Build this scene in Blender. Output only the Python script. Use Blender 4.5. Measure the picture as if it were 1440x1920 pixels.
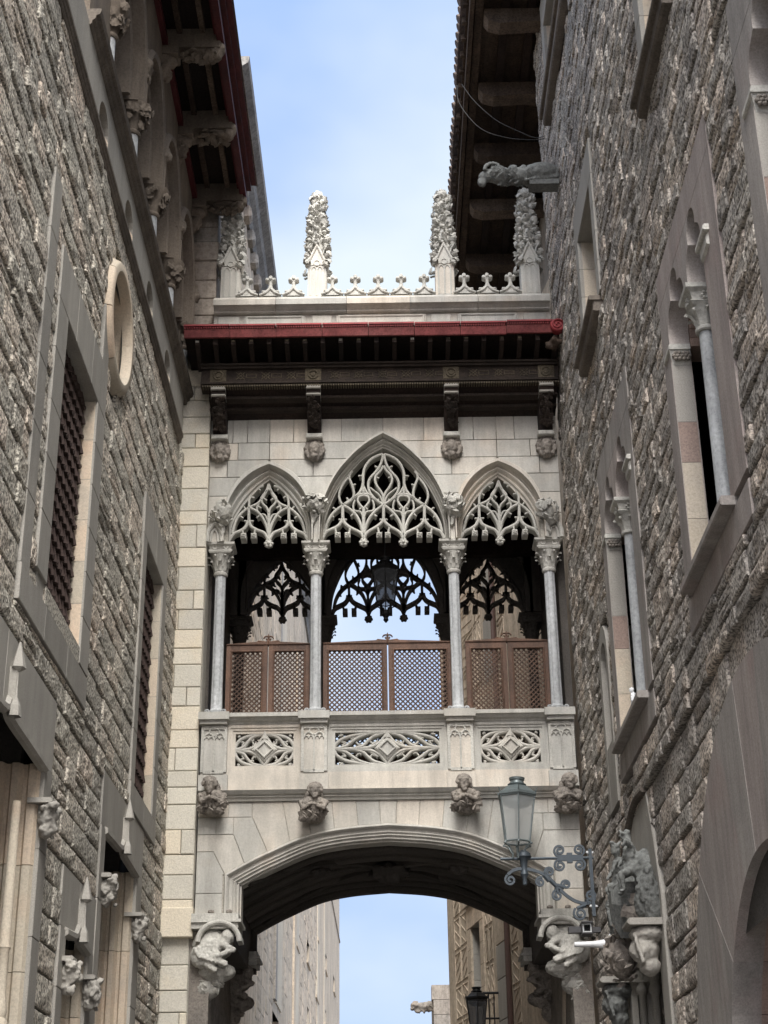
import bpy, bmesh, math, random
import numpy as np
from mathutils import Vector, Matrix, noise as mnoise

for o in list(bpy.data.objects): bpy.data.objects.remove(o, do_unlink=True)
SC = bpy.context.scene
COL = SC.collection
R_ = math.radians

# ------------------------------------------------------------------ camera
F_PX, TILT, ROLL, CZ = 2950.0, R_(24.6), -0.014, 1.6
FWD = np.array([0, math.cos(TILT), math.sin(TILT)])
U0 = np.array([0, -math.sin(TILT), math.cos(TILT)]); R0 = np.array([1.0, 0, 0])
CR, SR = math.cos(ROLL), math.sin(ROLL)
RGT = CR*R0 + SR*U0; UPV = -SR*R0 + CR*U0
CAM = np.array([0, 0, CZ])
cd = bpy.data.cameras.new('camera'); cam = bpy.data.objects.new('camera', cd); COL.objects.link(cam)
m = Matrix.Identity(4)
for i in range(3):
    m[i][0] = RGT[i]; m[i][1] = UPV[i]; m[i][2] = -FWD[i]; m[i][3] = CAM[i]
cam.matrix_world = m
cd.sensor_fit = 'VERTICAL'; cd.sensor_height = 36.0; cd.lens = 36.0*F_PX/1920.0
cd.clip_start = 0.1; cd.clip_end = 3000
SC.camera = cam
SC.render.resolution_x = 768; SC.render.resolution_y = 1024

# ------------------------------------------------------------------ light
SUN_AZ, SUN_EL = R_(5), R_(52)       # from behind the camera
sdir = Vector((math.sin(SUN_AZ)*math.cos(SUN_EL), -math.cos(SUN_AZ)*math.cos(SUN_EL), math.sin(SUN_EL)))
sl = bpy.data.lights.new('sun', 'SUN'); sl.energy = 2.0; sl.angle = R_(40); sl.color = (1.0, 0.965, 0.91)
so = bpy.data.objects.new('sun', sl); COL.objects.link(so)
so.rotation_euler = sdir.to_track_quat('Z', 'Y').to_euler(); so.location = (2, -8, 30)
wd = bpy.data.worlds.new('World'); SC.world = wd; wd.use_nodes = True
nt = wd.node_tree; nt.nodes.clear()
wo = nt.nodes.new('ShaderNodeOutputWorld'); bg = nt.nodes.new('ShaderNodeBackground')
sky = nt.nodes.new('ShaderNodeTexSky'); sky.sky_type = 'NISHITA'; sky.sun_disc = False
sky.sun_elevation = SUN_EL; sky.sun_rotation = math.pi - SUN_AZ
sky.air_density = 0.72; sky.dust_density = 1.0; sky.ozone_density = 0.0
tc = nt.nodes.new('ShaderNodeTexCoord'); mp = nt.nodes.new('ShaderNodeMapping')
mp.inputs['Scale'].default_value = (1.3, 0.75, 2.4); mp.inputs['Location'].default_value = (6.86, 0.02, 4.01)
nz = nt.nodes.new('ShaderNodeTexNoise'); nz.inputs['Scale'].default_value = 1.6; nz.inputs['Detail'].default_value = 5; nz.inputs['Roughness'].default_value = 0.45
rmp = nt.nodes.new('ShaderNodeValToRGB'); rmp.color_ramp.elements[0].position = 0.38; rmp.color_ramp.elements[1].position = 0.58
mxs = nt.nodes.new('ShaderNodeMix'); mxs.data_type = 'RGBA'
mxs.inputs['B'].default_value = (1.58, 1.74, 1.82, 1)     # thin white cloud
mul = nt.nodes.new('ShaderNodeMath'); mul.operation = 'MULTIPLY'; mul.inputs[1].default_value = 0.9
L_ = nt.links.new
L_(tc.outputs['Generated'], mp.inputs['Vector']); L_(mp.outputs['Vector'], nz.inputs['Vector'])
L_(nz.outputs['Fac'], rmp.inputs['Fac']); L_(rmp.outputs['Color'], mul.inputs[0]); L_(mul.outputs[0], mxs.inputs['Factor'])
vm = nt.nodes.new('ShaderNodeMapping'); vm.vector_type = 'POINT'; vm.inputs['Scale'].default_value = (1, 1, 0.5); vm.inputs['Location'].default_value = (0, 0, 1.0)
nm = nt.nodes.new('ShaderNodeVectorMath'); nm.operation = 'NORMALIZE'
L_(tc.outputs['Generated'], vm.inputs['Vector']); L_(vm.outputs['Vector'], nm.inputs[0]); L_(nm.outputs['Vector'], sky.inputs['Vector'])
L_(sky.outputs['Color'], mxs.inputs['A']); L_(mxs.outputs['Result'], bg.inputs['Color']); L_(bg.outputs[0], wo.inputs['Surface'])
bg.inputs['Strength'].default_value = 0.14
vs = SC.view_settings; vs.view_transform = 'Standard'; vs.look = 'None'; vs.gamma = 1.0; vs.use_curve_mapping = False
vs.exposure = 2.05

# ------------------------------------------------------------------ pixel helpers (photo pixels, 1440x1920)
def ray(px, py):
    return FWD + RGT*(px-720)/F_PX + UPV*(960-py)/F_PX
def onY(px, py, Y):
    r = ray(px, py); return CAM + r*(Y/r[1])
def onX(px, py, X):
    r = ray(px, py); return CAM + r*(X/r[0])
def proj(p):
    v = np.array(p, float)-CAM; z = v @ FWD
    return 720+F_PX*(v @ RGT)/z, 960-F_PX*(v @ UPV)/z
D, D2 = 19.5, 22.7            # front and rear face of the bridge
XL, XR = -2.75, 2.45          # street walls
def B(px, py, c=0.0):
    p = onY(px, py, D-c); return (p[0], p[2])
def ZB(py, c=0.0): return B(720, py, c)[1]
def FR_B(a, b, c): return (a, D-c, b)
def FR_BR(a, b, c): return (a, D2+c, b)
def FR_L(a, b, c): return (XL+c, a, b)
def FR_R(a, b, c): return (XR-c, a, b)
def FR_W(a, b, c): return (a, b, c)

# ------------------------------------------------------------------ materials
MATS = {}
def new_mat(name):
    mt = bpy.data.materials.new(name); mt.use_nodes = True
    return mt, mt.node_tree.nodes, mt.node_tree.links, mt.node_tree.nodes['Principled BSDF']
def n_noise(N, Lk, vec, scale, detail=4, rough=0.55):
    n = N.new('ShaderNodeTexNoise'); n.inputs['Scale'].default_value = scale
    n.inputs['Detail'].default_value = detail; n.inputs['Roughness'].default_value = rough
    Lk.new(vec, n.inputs['Vector']); return n.outputs['Fac']
def n_ramp(N, Lk, fac, stops):
    r = N.new('ShaderNodeValToRGB'); e = r.color_ramp.elements
    while len(e) < len(stops): e.new(0.5)
    for i, (p, c) in enumerate(stops):
        e[i].position = p; e[i].color = (c, c, c, 1) if not hasattr(c, '__len__') else (*c, 1)
    Lk.new(fac, r.inputs['Fac']); return r.outputs['Color']
def n_mix(N, Lk, a, b, fac, mode='MIX'):
    x = N.new('ShaderNodeMix'); x.data_type = 'RGBA'; x.blend_type = mode
    for s, v in (('A', a), ('B', b), ('Factor', fac)):
        if hasattr(v, 'is_linked') or hasattr(v, 'links'): Lk.new(v, x.inputs[s])
        elif s == 'Factor': x.inputs[s].default_value = v
        else: x.inputs[s].default_value = (*v, 1)
    return x.outputs['Result']
def stone_mat(name, c1, c2, tint=None, speck=0.35, spscale=60, big=0.9, bump=0.3, bscale=45, streak=0.0, rough=0.9, rvar=0.25, stain=None, bdist=0.02, hard=False, mid=0.7):
    mt, N, Lk, P = new_mat(name)
    g = N.new('ShaderNodeNewGeometry'); pos = g.outputs['Position']
    oi = N.new('ShaderNodeObjectInfo'); at = N.new('ShaderNodeAttribute'); at.attribute_name = 'rnd'
    ad = N.new('ShaderNodeMath'); ad.operation = 'ADD'; Lk.new(oi.outputs['Random'], ad.inputs[0]); Lk.new(at.outputs['Fac'], ad.inputs[1])
    fr = N.new('ShaderNodeMath'); fr.operation = 'FRACT'; Lk.new(ad.outputs[0], fr.inputs[0])
    rnd = fr.outputs[0]
    big_n = n_noise(N, Lk, pos, big, 5, 0.6)
    col = n_mix(N, Lk, c1, c2, n_ramp(N, Lk, big_n, [(0.33, 0.0), (0.67, 1.0)]))
    if tint:
        tn = n_noise(N, Lk, pos, 1.7, 3, 0.6)
        tf = n_ramp(N, Lk, tn, [(0.54, 0.0), (0.72, 1.0)])
        hi = n_ramp(N, Lk, rnd, [(0.5, 0.0), (0.95, 0.8)])
        sc_ = n_mix(N, Lk, tf, hi, 0.6)
        col = n_mix(N, Lk, col, tint, sc_)
    v = n_ramp(N, Lk, rnd, [(0.0, 1-rvar), (1.0, 1+rvar*0.6)])
    col = n_mix(N, Lk, col, v, 1.0, 'MULTIPLY')
    if streak > 0:
        mpn = N.new('ShaderNodeMapping'); mpn.inputs['Scale'].default_value = (4.5, 4.5, 0.6); Lk.new(pos, mpn.inputs['Vector'])
        sn = n_noise(N, Lk, mpn.outputs['Vector'], 1.0, 8, 0.72)
        sr = n_ramp(N, Lk, sn, [(0.36, 1-streak), (0.62, 1.12)])
        col = n_mix(N, Lk, col, sr, 1.0, 'MULTIPLY')
    if stain:
        sn2 = n_noise(N, Lk, pos, 0.55, 6, 0.7)
        col = n_mix(N, Lk, col, stain, n_ramp(N, Lk, sn2, [(0.5, 0.0), (0.68, 0.75)]))
    sp = n_noise(N, Lk, pos, spscale, 2 if hard else 3, 0.6 if hard else 0.75)
    spr = n_ramp(N, Lk, sp, [(0.40, 1-speck), (0.5, 1.0), (0.60, 1+speck*0.75)] if hard else [(0.36, 1-speck), (0.5, 1.0), (0.66, 1+speck*0.7)])
    col = n_mix(N, Lk, col, spr, 1.0, 'MULTIPLY')
    Lk.new(col, P.inputs['Base Color']); P.inputs['Roughness'].default_value = rough
    P.inputs['Specular IOR Level'].default_value = 0.25
    bn = n_noise(N, Lk, pos, bscale, 6, 0.7); bn2 = n_noise(N, Lk, pos, bscale*0.22, 4, 0.6)
    am = N.new('ShaderNodeMath'); am.operation = 'MULTIPLY_ADD'; Lk.new(bn2, am.inputs[0]); am.inputs[1].default_value = mid; Lk.new(bn, am.inputs[2])
    bp = N.new('ShaderNodeBump'); bp.inputs['Strength'].default_value = bump; bp.inputs['Distance'].default_value = bdist
    Lk.new(am.outputs[0], bp.inputs['Height']); Lk.new(bp.outputs['Normal'], P.inputs['Normal'])
    MATS[name] = mt; return mt
stone_mat('rock_grey', (.60, .565, .485), (.48, .455, .40), tint=(.57, .47, .385), speck=0.66, spscale=40, bump=0.7, bscale=38, rvar=0.20, bdist=0.05, hard=True, mid=0.3)
stone_mat('rock_brown', (.53, .495, .44), (.39, .365, .335), tint=(.53, .43, .345), speck=0.60, spscale=38, bump=0.7, bscale=36, rvar=0.30, stain=(.27, .245, .225), bdist=0.05, hard=True, mid=0.4)
stone_mat('mortar', (.10, .094, .085), (.06, .057, .053), speck=0.4, bump=0.6)
stone_mat('mortar_light', (.46, .44, .39), (.36, .34, .30), speck=0.3, bump=0.3)
stone_mat('smooth_grey', (.375, .358, .322), (.30, .288, .262), speck=0.16, spscale=90, bump=0.2, streak=0.07, rvar=0.14, stain=(.30, .285, .26))
stone_mat('smooth_dark', (.39, .362, .335), (.31, .29, .272), tint=(.34, .265, .245), speck=0.18, spscale=70, bump=0.15, streak=0.24, rvar=0.10)
stone_mat('cream', (.60, .535, .43), (.50, .445, .36), tint=(.58, .42, .30), speck=0.14, spscale=50, bump=0.25, rvar=0.16, stain=(.40, .36, .31))
stone_mat('pilaster', (.66, .63, .54), (.57, .545, .48), tint=(.62, .53, .39), speck=0.16, spscale=55, bump=0.4, rvar=0.14, bscale=30)
stone_mat('bridge_stone', (.56, .55, .505), (.47, .465, .435), tint=(.57, .49, .40), speck=0.10, spscale=55, big=1.6, bump=0.15, streak=0.22, rvar=0.16, stain=(.37, .355, .32))
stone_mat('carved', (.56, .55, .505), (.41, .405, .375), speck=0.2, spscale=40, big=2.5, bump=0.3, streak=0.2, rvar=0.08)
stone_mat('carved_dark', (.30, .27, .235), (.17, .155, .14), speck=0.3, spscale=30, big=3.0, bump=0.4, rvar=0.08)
stone_mat('tracery', (.48, .475, .435), (.39, .385, .355), speck=0.12, spscale=60, bump=0.12, streak=0.15, rvar=0.05)
stone_mat('marble', (.47, .49, .50), (.36, .375, .385), speck=0.2, spscale=25, big=3.5, bump=0.05, streak=0.28, rough=0.6, rvar=0.06)
stone_mat('moulding_brown', (.20, .172, .145), (.13, .115, .10), speck=0.25, spscale=40, bump=0.25, streak=0.25, rvar=0.1)
stone_mat('arcade_stone', (.21, .175, .14), (.14, .118, .098), speck=0.2, spscale=40, bump=0.25, streak=0.2, rvar=0.1)  # brown stone, base colour darkened to paint in shade under the eave
stone_mat('far_stone', (.60, .51, .40), (.48, .41, .325), tint=(.50, .40, .31), speck=0.2, spscale=12, big=0.6, bump=0.3, streak=0.3, rvar=0.16)
stone_mat('far_grey', (.37, .345, .31), (.28, .26, .235), tint=(.36, .29, .23), speck=0.25, spscale=12, big=0.6, bump=0.3, streak=0.25, rvar=0.2)
stone_mat('shaded_stone', (.11, .10, .09), (.065, .06, .054), speck=0.2, spscale=40, bump=0.2)  # stone colour darkened to paint in the deep shade of interiors and undersides
stone_mat('gargoyle_stone', (.22, .23, .22), (.13, .135, .13), speck=0.3, spscale=30, big=3, bump=0.4)
stone_mat('paving', (.17, .16, .15), (.12, .115, .11), speck=0.3, bump=0.3)
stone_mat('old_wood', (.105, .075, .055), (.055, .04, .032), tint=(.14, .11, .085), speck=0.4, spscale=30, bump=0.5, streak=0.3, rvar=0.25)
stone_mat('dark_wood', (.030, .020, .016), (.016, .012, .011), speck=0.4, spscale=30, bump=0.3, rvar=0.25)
stone_mat('painted_beam', (.05, .038, .031), (.026, .021, .018), speck=0.4, spscale=50, big=5, bump=0.2)
stone_mat('gilt', (.12, .10, .07), (.065, .055, .04), speck=0.4, spscale=50, big=5, bump=0.1)
stone_mat('screen_wood', (.14, .078, .052), (.088, .051, .036), speck=0.25, spscale=40, big=4, bump=0.15, streak=0.3, rough=0.55, rvar=0.2)
stone_mat('lattice_wood', (.10, .060, .042), (.065, .042, .032), speck=0.25, spscale=40, big=4, bump=0.1, rough=0.7)
stone_mat('red_paint', (.27, .035, .038), (.19, .025, .03), speck=0.25, spscale=35, big=2.5, bump=0.1, rough=0.55, rvar=0.2)
stone_mat('maroon', (.10, .020, .023), (.06, .014, .017), speck=0.25, spscale=35, big=2.5, bump=0.1, rough=0.6)
stone_mat('red_tile', (.25, .068, .066), (.18, .045, .046), speck=0.3, spscale=30, big=3.5, bump=0.15, streak=0.25, rough=0.6, rvar=0.2, stain=(.26, .10, .095))
stone_mat('roof_tile', (.17, .13, .11), (.10, .08, .07), speck=0.35, spscale=20, bump=0.4)
stone_mat('slate_eave', (.25, .24, .225), (.16, .155, .15), speck=0.3, spscale=15, bump=0.3, streak=0.2)
def plain(name, col, rough=0.5, metal=0.0, spec=0.5, nscale=30, var=0.25):
    mt, N, Lk, P = new_mat(name)
    g = N.new('ShaderNodeNewGeometry')
    nn = n_noise(N, Lk, g.outputs['Position'], nscale, 4, 0.6)
    c = n_mix(N, Lk, tuple(x*(1-var) for x in col), tuple(min(1, x*(1+var)) for x in col), nn)
    Lk.new(c, P.inputs['Base Color']); P.inputs['Roughness'].default_value = rough; P.inputs['Metallic'].default_value = metal
    P.inputs['Specular IOR Level'].default_value = spec
    bp = N.new('ShaderNodeBump'); bp.inputs['Strength'].default_value = 0.1; bp.inputs['Distance'].default_value = 0.005
    Lk.new(nn, bp.inputs['Height']); Lk.new(bp.outputs['Normal'], P.inputs['Normal'])
    MATS[name] = mt; return mt
plain('rust_iron', (.045, .027, .022), 0.75, 0.2)
plain('grey_iron', (.065, .082, .098), 0.5, 0.3)
plain('lantern_metal', (.15, .18, .185), 0.45, 0.4)
plain('black_iron', (.012, .012, .013), 0.5, 0.2)
plain('white_plastic', (.72, .74, .75), 0.4)
plain('camera_metal', (.055, .055, .058), 0.5)
plain('lens', (.01, .012, .014), 0.1)
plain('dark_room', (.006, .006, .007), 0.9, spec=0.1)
plain('dark_glass', (.012, .014, .016), 0.12, spec=0.6)
plain('cable', (.02, .02, .02), 0.6)
plain('drain', (.10, .06, .05), 0.6)
def glass(name, col, alpha, rough=0.25):
    mt, N, Lk, P = new_mat(name)
    P.inputs['Base Color'].default_value = (*col, 1); P.inputs['Roughness'].default_value = rough; P.inputs['Alpha'].default_value = alpha
    MATS[name] = mt
glass('lamp_glass', (.50, .53, .53), 0.42, 0.3)
glass('lamp_glass_dark', (.10, .105, .115), 0.72, 0.2)

# ------------------------------------------------------------------ mesh building
def link(o, parent=None):
    COL.objects.link(o)
    if parent is not None:
        o.parent = parent
        if parent.type == 'EMPTY': o.matrix_parent_inverse = Matrix.Translation(-parent.location)
    return o
def tag(o, label=None, cat=None, group=None, kind=None):
    if label: o['label'] = label
    if cat: o['category'] = cat
    if group: o['group'] = group
    if kind: o['kind'] = kind
    return o
def thing(name, loc, label, cat, group=None):
    o = bpy.data.objects.new(name, None); o.location = loc; o.empty_display_size = 0.3
    COL.objects.link(o); return tag(o, label, cat, group)
class MB:
    def __init__(s, fr=FR_W): s.v = []; s.f = []; s.fr = fr
    def add(s, vs_, fs):
        n = len(s.v); s.v += [s.fr(*p) for p in vs_]; s.f += [tuple(i+n for i in q) for q in fs]; return s
    def box(s, a0, a1, b0, b1, c0, c1):
        return s.add([(a0, b0, c0), (a1, b0, c0), (a1, b1, c0), (a0, b1, c0), (a0, b0, c1), (a1, b0, c1), (a1, b1, c1), (a0, b1, c1)],
                     [(0, 3, 2, 1), (4, 5, 6, 7), (0, 1, 5, 4), (1, 2, 6, 5), (2, 3, 7, 6), (3, 0, 4, 7)])
    def cbox(s, a0, a1, b0, b1, c0, c1, ch=0.008):   # box with chamfered front edges
        return s.prism([(a0, b0), (a1, b0), (a1, b1), (a0, b1)], c0, c1, ch)
    def prism(s, poly, c0, c1, ch=0.0):
        n = len(poly)
        if ch <= 0:
            vs_ = [(a, b, c0) for a, b in poly]+[(a, b, c1) for a, b in poly]
            fs = [tuple(range(n))[::-1], tuple(range(n, 2*n))]+[(i, (i+1) % n, n+(i+1) % n, n+i) for i in range(n)]
        else:
            ins = inset(poly, ch)
            vs_ = [(a, b, c0) for a, b in poly]+[(a, b, c1-ch) for a, b in poly]+[(a, b, c1) for a, b in ins]
            fs = [tuple(range(n))[::-1], tuple(range(2*n, 3*n))]
            for k in (0, n): fs += [(k+i, k+(i+1) % n, k+n+(i+1) % n, k+n+i) for i in range(n)]
        return s.add(vs_, fs)
    def sweep(s, path, prof, closed=False):
        n = len(path); k = len(prof); vs_ = []
        for i, p in enumerate(path):
            p0 = path[i-1] if (i > 0 or closed) else None
            p1 = path[(i+1) % n] if (i < n-1 or closed) else None
            def nrm(q0, q1):
                dx, dy = q1[0]-q0[0], q1[1]-q0[1]; l = math.hypot(dx, dy) or 1; return (-dy/l, dx/l)
            if p0 is None: nn = nrm(p, p1); sc_ = 1
            elif p1 is None: nn = nrm(p0, p); sc_ = 1
            else:
                n0, n1 = nrm(p0, p), nrm(p, p1); mx, my = n0[0]+n1[0], n0[1]+n1[1]; l = math.hypot(mx, my) or 1
                nn = (mx/l, my/l); sc_ = min(2.0, 1/max(0.3, nn[0]*n0[0]+nn[1]*n0[1]))
            for (o, c) in prof: vs_.append((p[0]+nn[0]*o*sc_, p[1]+nn[1]*o*sc_, c))
        fs = []
        for i in range(n if closed else n-1):
            j = (i+1) % n
            for q in range(k): fs.append((i*k+q, i*k+(q+1) % k, j*k+(q+1) % k, j*k+q))
        if not closed: fs += [tuple(range(k))[::-1], tuple((n-1)*k+q for q in range(k))]
        return s.add(vs_, fs)
    def bar(s, path, w, c0, c1, closed=False, ch=None):
        ch = w*0.6 if ch is None else ch
        return s.sweep(path, [(-w, c0), (-w, c1-ch), (-w*0.3, c1), (w*0.3, c1), (w, c1-ch), (w, c0)], closed)
    def tube(s, pts, r, n=8, r2=None):
        pts = [Vector(p) for p in pts]; m_ = len(pts); vs_ = []
        up = None
        for i, p in enumerate(pts):
            t = (pts[min(i+1, m_-1)]-pts[max(i-1, 0)]).normalized()
            if up is None: up = t.orthogonal().normalized()
            up = (up-t*up.dot(t)).normalized(); sd = t.cross(up)
            rr = r if r2 is None else r+(r2-r)*i/(m_-1)
            if hasattr(r, '__len__'): rr = r[i]
            for k in range(n):
                an = 2*math.pi*k/n; q = p+up*math.cos(an)*rr+sd*math.sin(an)*rr; vs_.append(tuple(q))
        fs = [(i*n+k, i*n+(k+1) % n, (i+1)*n+(k+1) % n, (i+1)*n+k) for i in range(m_-1) for k in range(n)]
        fs += [tuple(range(n))[::-1], tuple((m_-1)*n+k for k in range(n))]
        return s.add(vs_, fs)
    def lathe(s, ctr, prof, n=16, rot=0.0, mod=None):       # around the vertical through ctr=(x,y); world frame
        vs_ = []
        for r, z in prof:
            for k in range(n):
                an = rot+2*math.pi*k/n; rr = r*(mod(an, z) if mod else 1)
                vs_.append((ctr[0]+rr*math.cos(an), ctr[1]+rr*math.sin(an), z))
        m_ = len(prof)
        fs = [(i*n+k, i*n+(k+1) % n, (i+1)*n+(k+1) % n, (i+1)*n+k) for i in range(m_-1) for k in range(n)]
        fs += [tuple(range(n))[::-1], tuple((m_-1)*n+k for k in range(n))]
        return s.add(vs_, fs)
    def ball(s, c, r, sub=1):
        bm = bmesh.new(); bmesh.ops.create_icosphere(bm, subdivisions=sub, radius=1.0)
        r = r if hasattr(r, '__len__') else (r, r, r)
        vs_ = [(c[0]+v.co.x*r[0], c[1]+v.co.y*r[1], c[2]+v.co.z*r[2]) for v in bm.verts]
        fs = [tuple(v.index for v in f.verts) for f in bm.faces]; bm.free()
        return s.add(vs_, fs)
    def mesh(s, name, mat, smooth=False, angle=None):
        me = bpy.data.meshes.new(name); me.from_pydata(s.v, [], s.f)
        bm = bmesh.new(); bm.from_mesh(me); bmesh.ops.recalc_face_normals(bm, faces=bm.faces); bm.to_mesh(me); bm.free()
        me.materials.append(MATS[mat])
        if smooth:
            for p in me.polygons: p.use_smooth = True
            if angle is not None: me.set_sharp_from_angle(angle=R_(angle))
        return me
    def build(s, name, mat, parent=None, smooth=False, angle=None):
        return link(bpy.data.objects.new(name, s.mesh(name, mat, smooth, angle)), parent)
def inset(poly, d):
    n = len(poly); ar = sum(poly[i][0]*poly[(i+1) % n][1]-poly[(i+1) % n][0]*poly[i][1] for i in range(n)); sg = 1 if ar > 0 else -1
    out = []
    for i in range(n):
        p0, p, p1 = poly[i-1], poly[i], poly[(i+1) % n]
        def nr(q0, q1):
            dx, dy = q1[0]-q0[0], q1[1]-q0[1]; l = math.hypot(dx, dy) or 1; return (-dy/l*sg, dx/l*sg)
        a, b = nr(p0, p), nr(p, p1); mx, my = a[0]+b[0], a[1]+b[1]; l = math.hypot(mx, my) or 1; mx /= l; my /= l
        k = min(2.5, 1/max(0.35, mx*a[0]+my*a[1])); out.append((p[0]+mx*d*k, p[1]+my*d*k))
    return out
def spline(pts, n=6):                                   # Catmull-Rom through the points
    out = []
    P_ = [pts[0]]+list(pts)+[pts[-1]]
    for i in range(1, len(P_)-2):
        p0, p1, p2, p3 = P_[i-1], P_[i], P_[i+1], P_[i+2]
        for k in range(n):
            t = k/n
            out.append(tuple(0.5*((2*p1[j])+(-p0[j]+p2[j])*t+(2*p0[j]-5*p1[j]+4*p2[j]-p3[j])*t*t+(-p0[j]+3*p1[j]-3*p2[j]+p3[j])*t**3) for j in range(len(p1))))
    out.append(tuple(pts[-1])); return out
def clone(o, off, parent=None, name=None):
    c = o.copy(); COL.objects.link(c); c.parent = parent
    c.matrix_parent_inverse = Matrix.Translation(-parent.location) if (parent is not None and parent.type == 'EMPTY') else Matrix.Identity(4)
    c.location = Vector(o.location)+Vector(off); return c
def leaf_geo(items, seed=1):
    """crisp curled carved leaves: items = (position, outward normal, length, width)"""
    r = random.Random(seed); V = []; F = []
    for (q, n_, ln, wd) in items:
        q = Vector(q); n_ = Vector(n_).normalized(); up = Vector((r.uniform(-.7, .7), r.uniform(-.7, .7), r.uniform(.1, 1.0)))
        t_ = (up-n_*up.dot(n_)).normalized(); s_ = n_.cross(t_); b = len(V)
        for i in range(5):
            u = i/4; w_ = wd*(.35, .95, .62, .85, .08)[i]; hh = ln*(.0, .16, .30, .42, .22)[i]; al = ln*(-.45, -.1, .2, .5, .62)[i]
            for k in (-1, 0, 1): V.append(tuple(q+t_*al+n_*(hh-(.22*wd if k else 0))+s_*w_*k))
        for i in range(4):
            for k in range(2): F.append((b+i*3+k, b+i*3+k+1, b+i*3+k+4, b+i*3+k+3))
        c_ = len(V); V.append(tuple(q-n_*ln*.15))
        rim = [b, b+3, b+6, b+9, b+12, b+13, b+14, b+11, b+8, b+5, b+2, b+1]
        for i in range(12): F.append((rim[i], rim[(i+1) % 12], c_))
    return V, F
def scatter(c, r, n, ln, rg_, front=False):
    out = []
    while len(out) < n:
        v = Vector((rg_.gauss(0, 1), rg_.gauss(0, 1), rg_.gauss(0, 1))).normalized()
        if front and v.y > .35: continue
        s_ = rg_.uniform(.75, 1.3); out.append(((c[0]+v.x*r[0], c[1]+v.y*r[1], c[2]+v.z*r[2]), v, ln*s_, ln*s_*.55))
    return out
def carve(name, blobs, voxel, mat, parent, amp=0.012, freq=14.0, seed=0, leaves=None):
    """one carved stone body: overlapping ellipsoids fused by a voxel remesh, then chiselled"""
    mb = MB()
    for c, r in blobs: mb.ball(c, r, 2 if max(r if hasattr(r, '__len__') else [r]) > voxel*5 else 1)
    me = mb.mesh(name+'_raw', mat); o = bpy.data.objects.new(name, me); COL.objects.link(o)
    md = o.modifiers.new('r', 'REMESH'); md.mode = 'VOXEL'; md.voxel_size = voxel
    dg = bpy.context.evaluated_depsgraph_get(); ev = o.evaluated_get(dg)
    out = bpy.data.meshes.new_from_object(ev); o.modifiers.clear(); o.data = out; bpy.data.meshes.remove(me)
    out.materials.clear(); out.materials.append(MATS[mat])
    co = np.zeros(len(out.vertices)*3); out.vertices.foreach_get('co', co); co = co.reshape(-1, 3)
    no = np.zeros_like(co).ravel(); out.vertices.foreach_get('normal', no); no = no.reshape(-1, 3)
    for i in range(len(co)):
        p = Vector(co[i])*freq+Vector((seed*7.1, 0, 0))
        co[i] += no[i]*amp*(0.7-2.2*abs(mnoise.noise(p))+0.5*mnoise.noise(p*2.3)-1.0*abs(mnoise.noise(p*2.1+Vector((5, 3, 1)))))
    out.vertices.foreach_set('co', co.ravel())
    if leaves:
        lv, lf = leaf_geo(leaves, seed+3); n0 = len(co)
        vv = [tuple(x) for x in co]+lv; ff = [tuple(q.vertices) for q in out.polygons]; ns = len(ff); ff += [tuple(i+n0 for i in f) for f in lf]
        me2 = bpy.data.meshes.new(name); me2.from_pydata(vv, [], ff); me2.materials.append(MATS[mat])
        for i, q in enumerate(me2.polygons): q.use_smooth = i < ns
        bpy.data.meshes.remove(out) if False else None
        o.data = me2; out = me2
    else:
        for p in out.polygons: p.use_smooth = True
    out.update(); out.name = name
    o.parent = parent
    if parent is not None and parent.type == 'EMPTY': o.matrix_parent_inverse = Matrix.Translation(-parent.location)
    return o
def limb(p0, p1, r0, r1, n=5):
    p0, p1 = Vector(p0), Vector(p1)
    return [(tuple(p0.lerp(p1, i/(n-1))), r0+(r1-r0)*i/(n-1)) for i in range(n)]
def foliage(c, r, n, rng, leaf=0.3, flat=None):
    out = [(c, tuple(x*0.75 for x in r))]
    for _ in range(n):
        v = Vector((rng.gauss(0, 1), rng.gauss(0, 1), rng.gauss(0, 1))).normalized()
        s_ = leaf*rng.uniform(0.6, 1.25)
        out.append(((c[0]+v.x*r[0]*0.85, c[1]+v.y*r[1]*0.85, c[2]+v.z*r[2]*0.85), (r[0]*s_*rng.uniform(.6, 1.3), r[1]*s_, r[2]*s_*rng.uniform(.6, 1.3))))
    return out
rng = random.Random(11)

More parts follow.
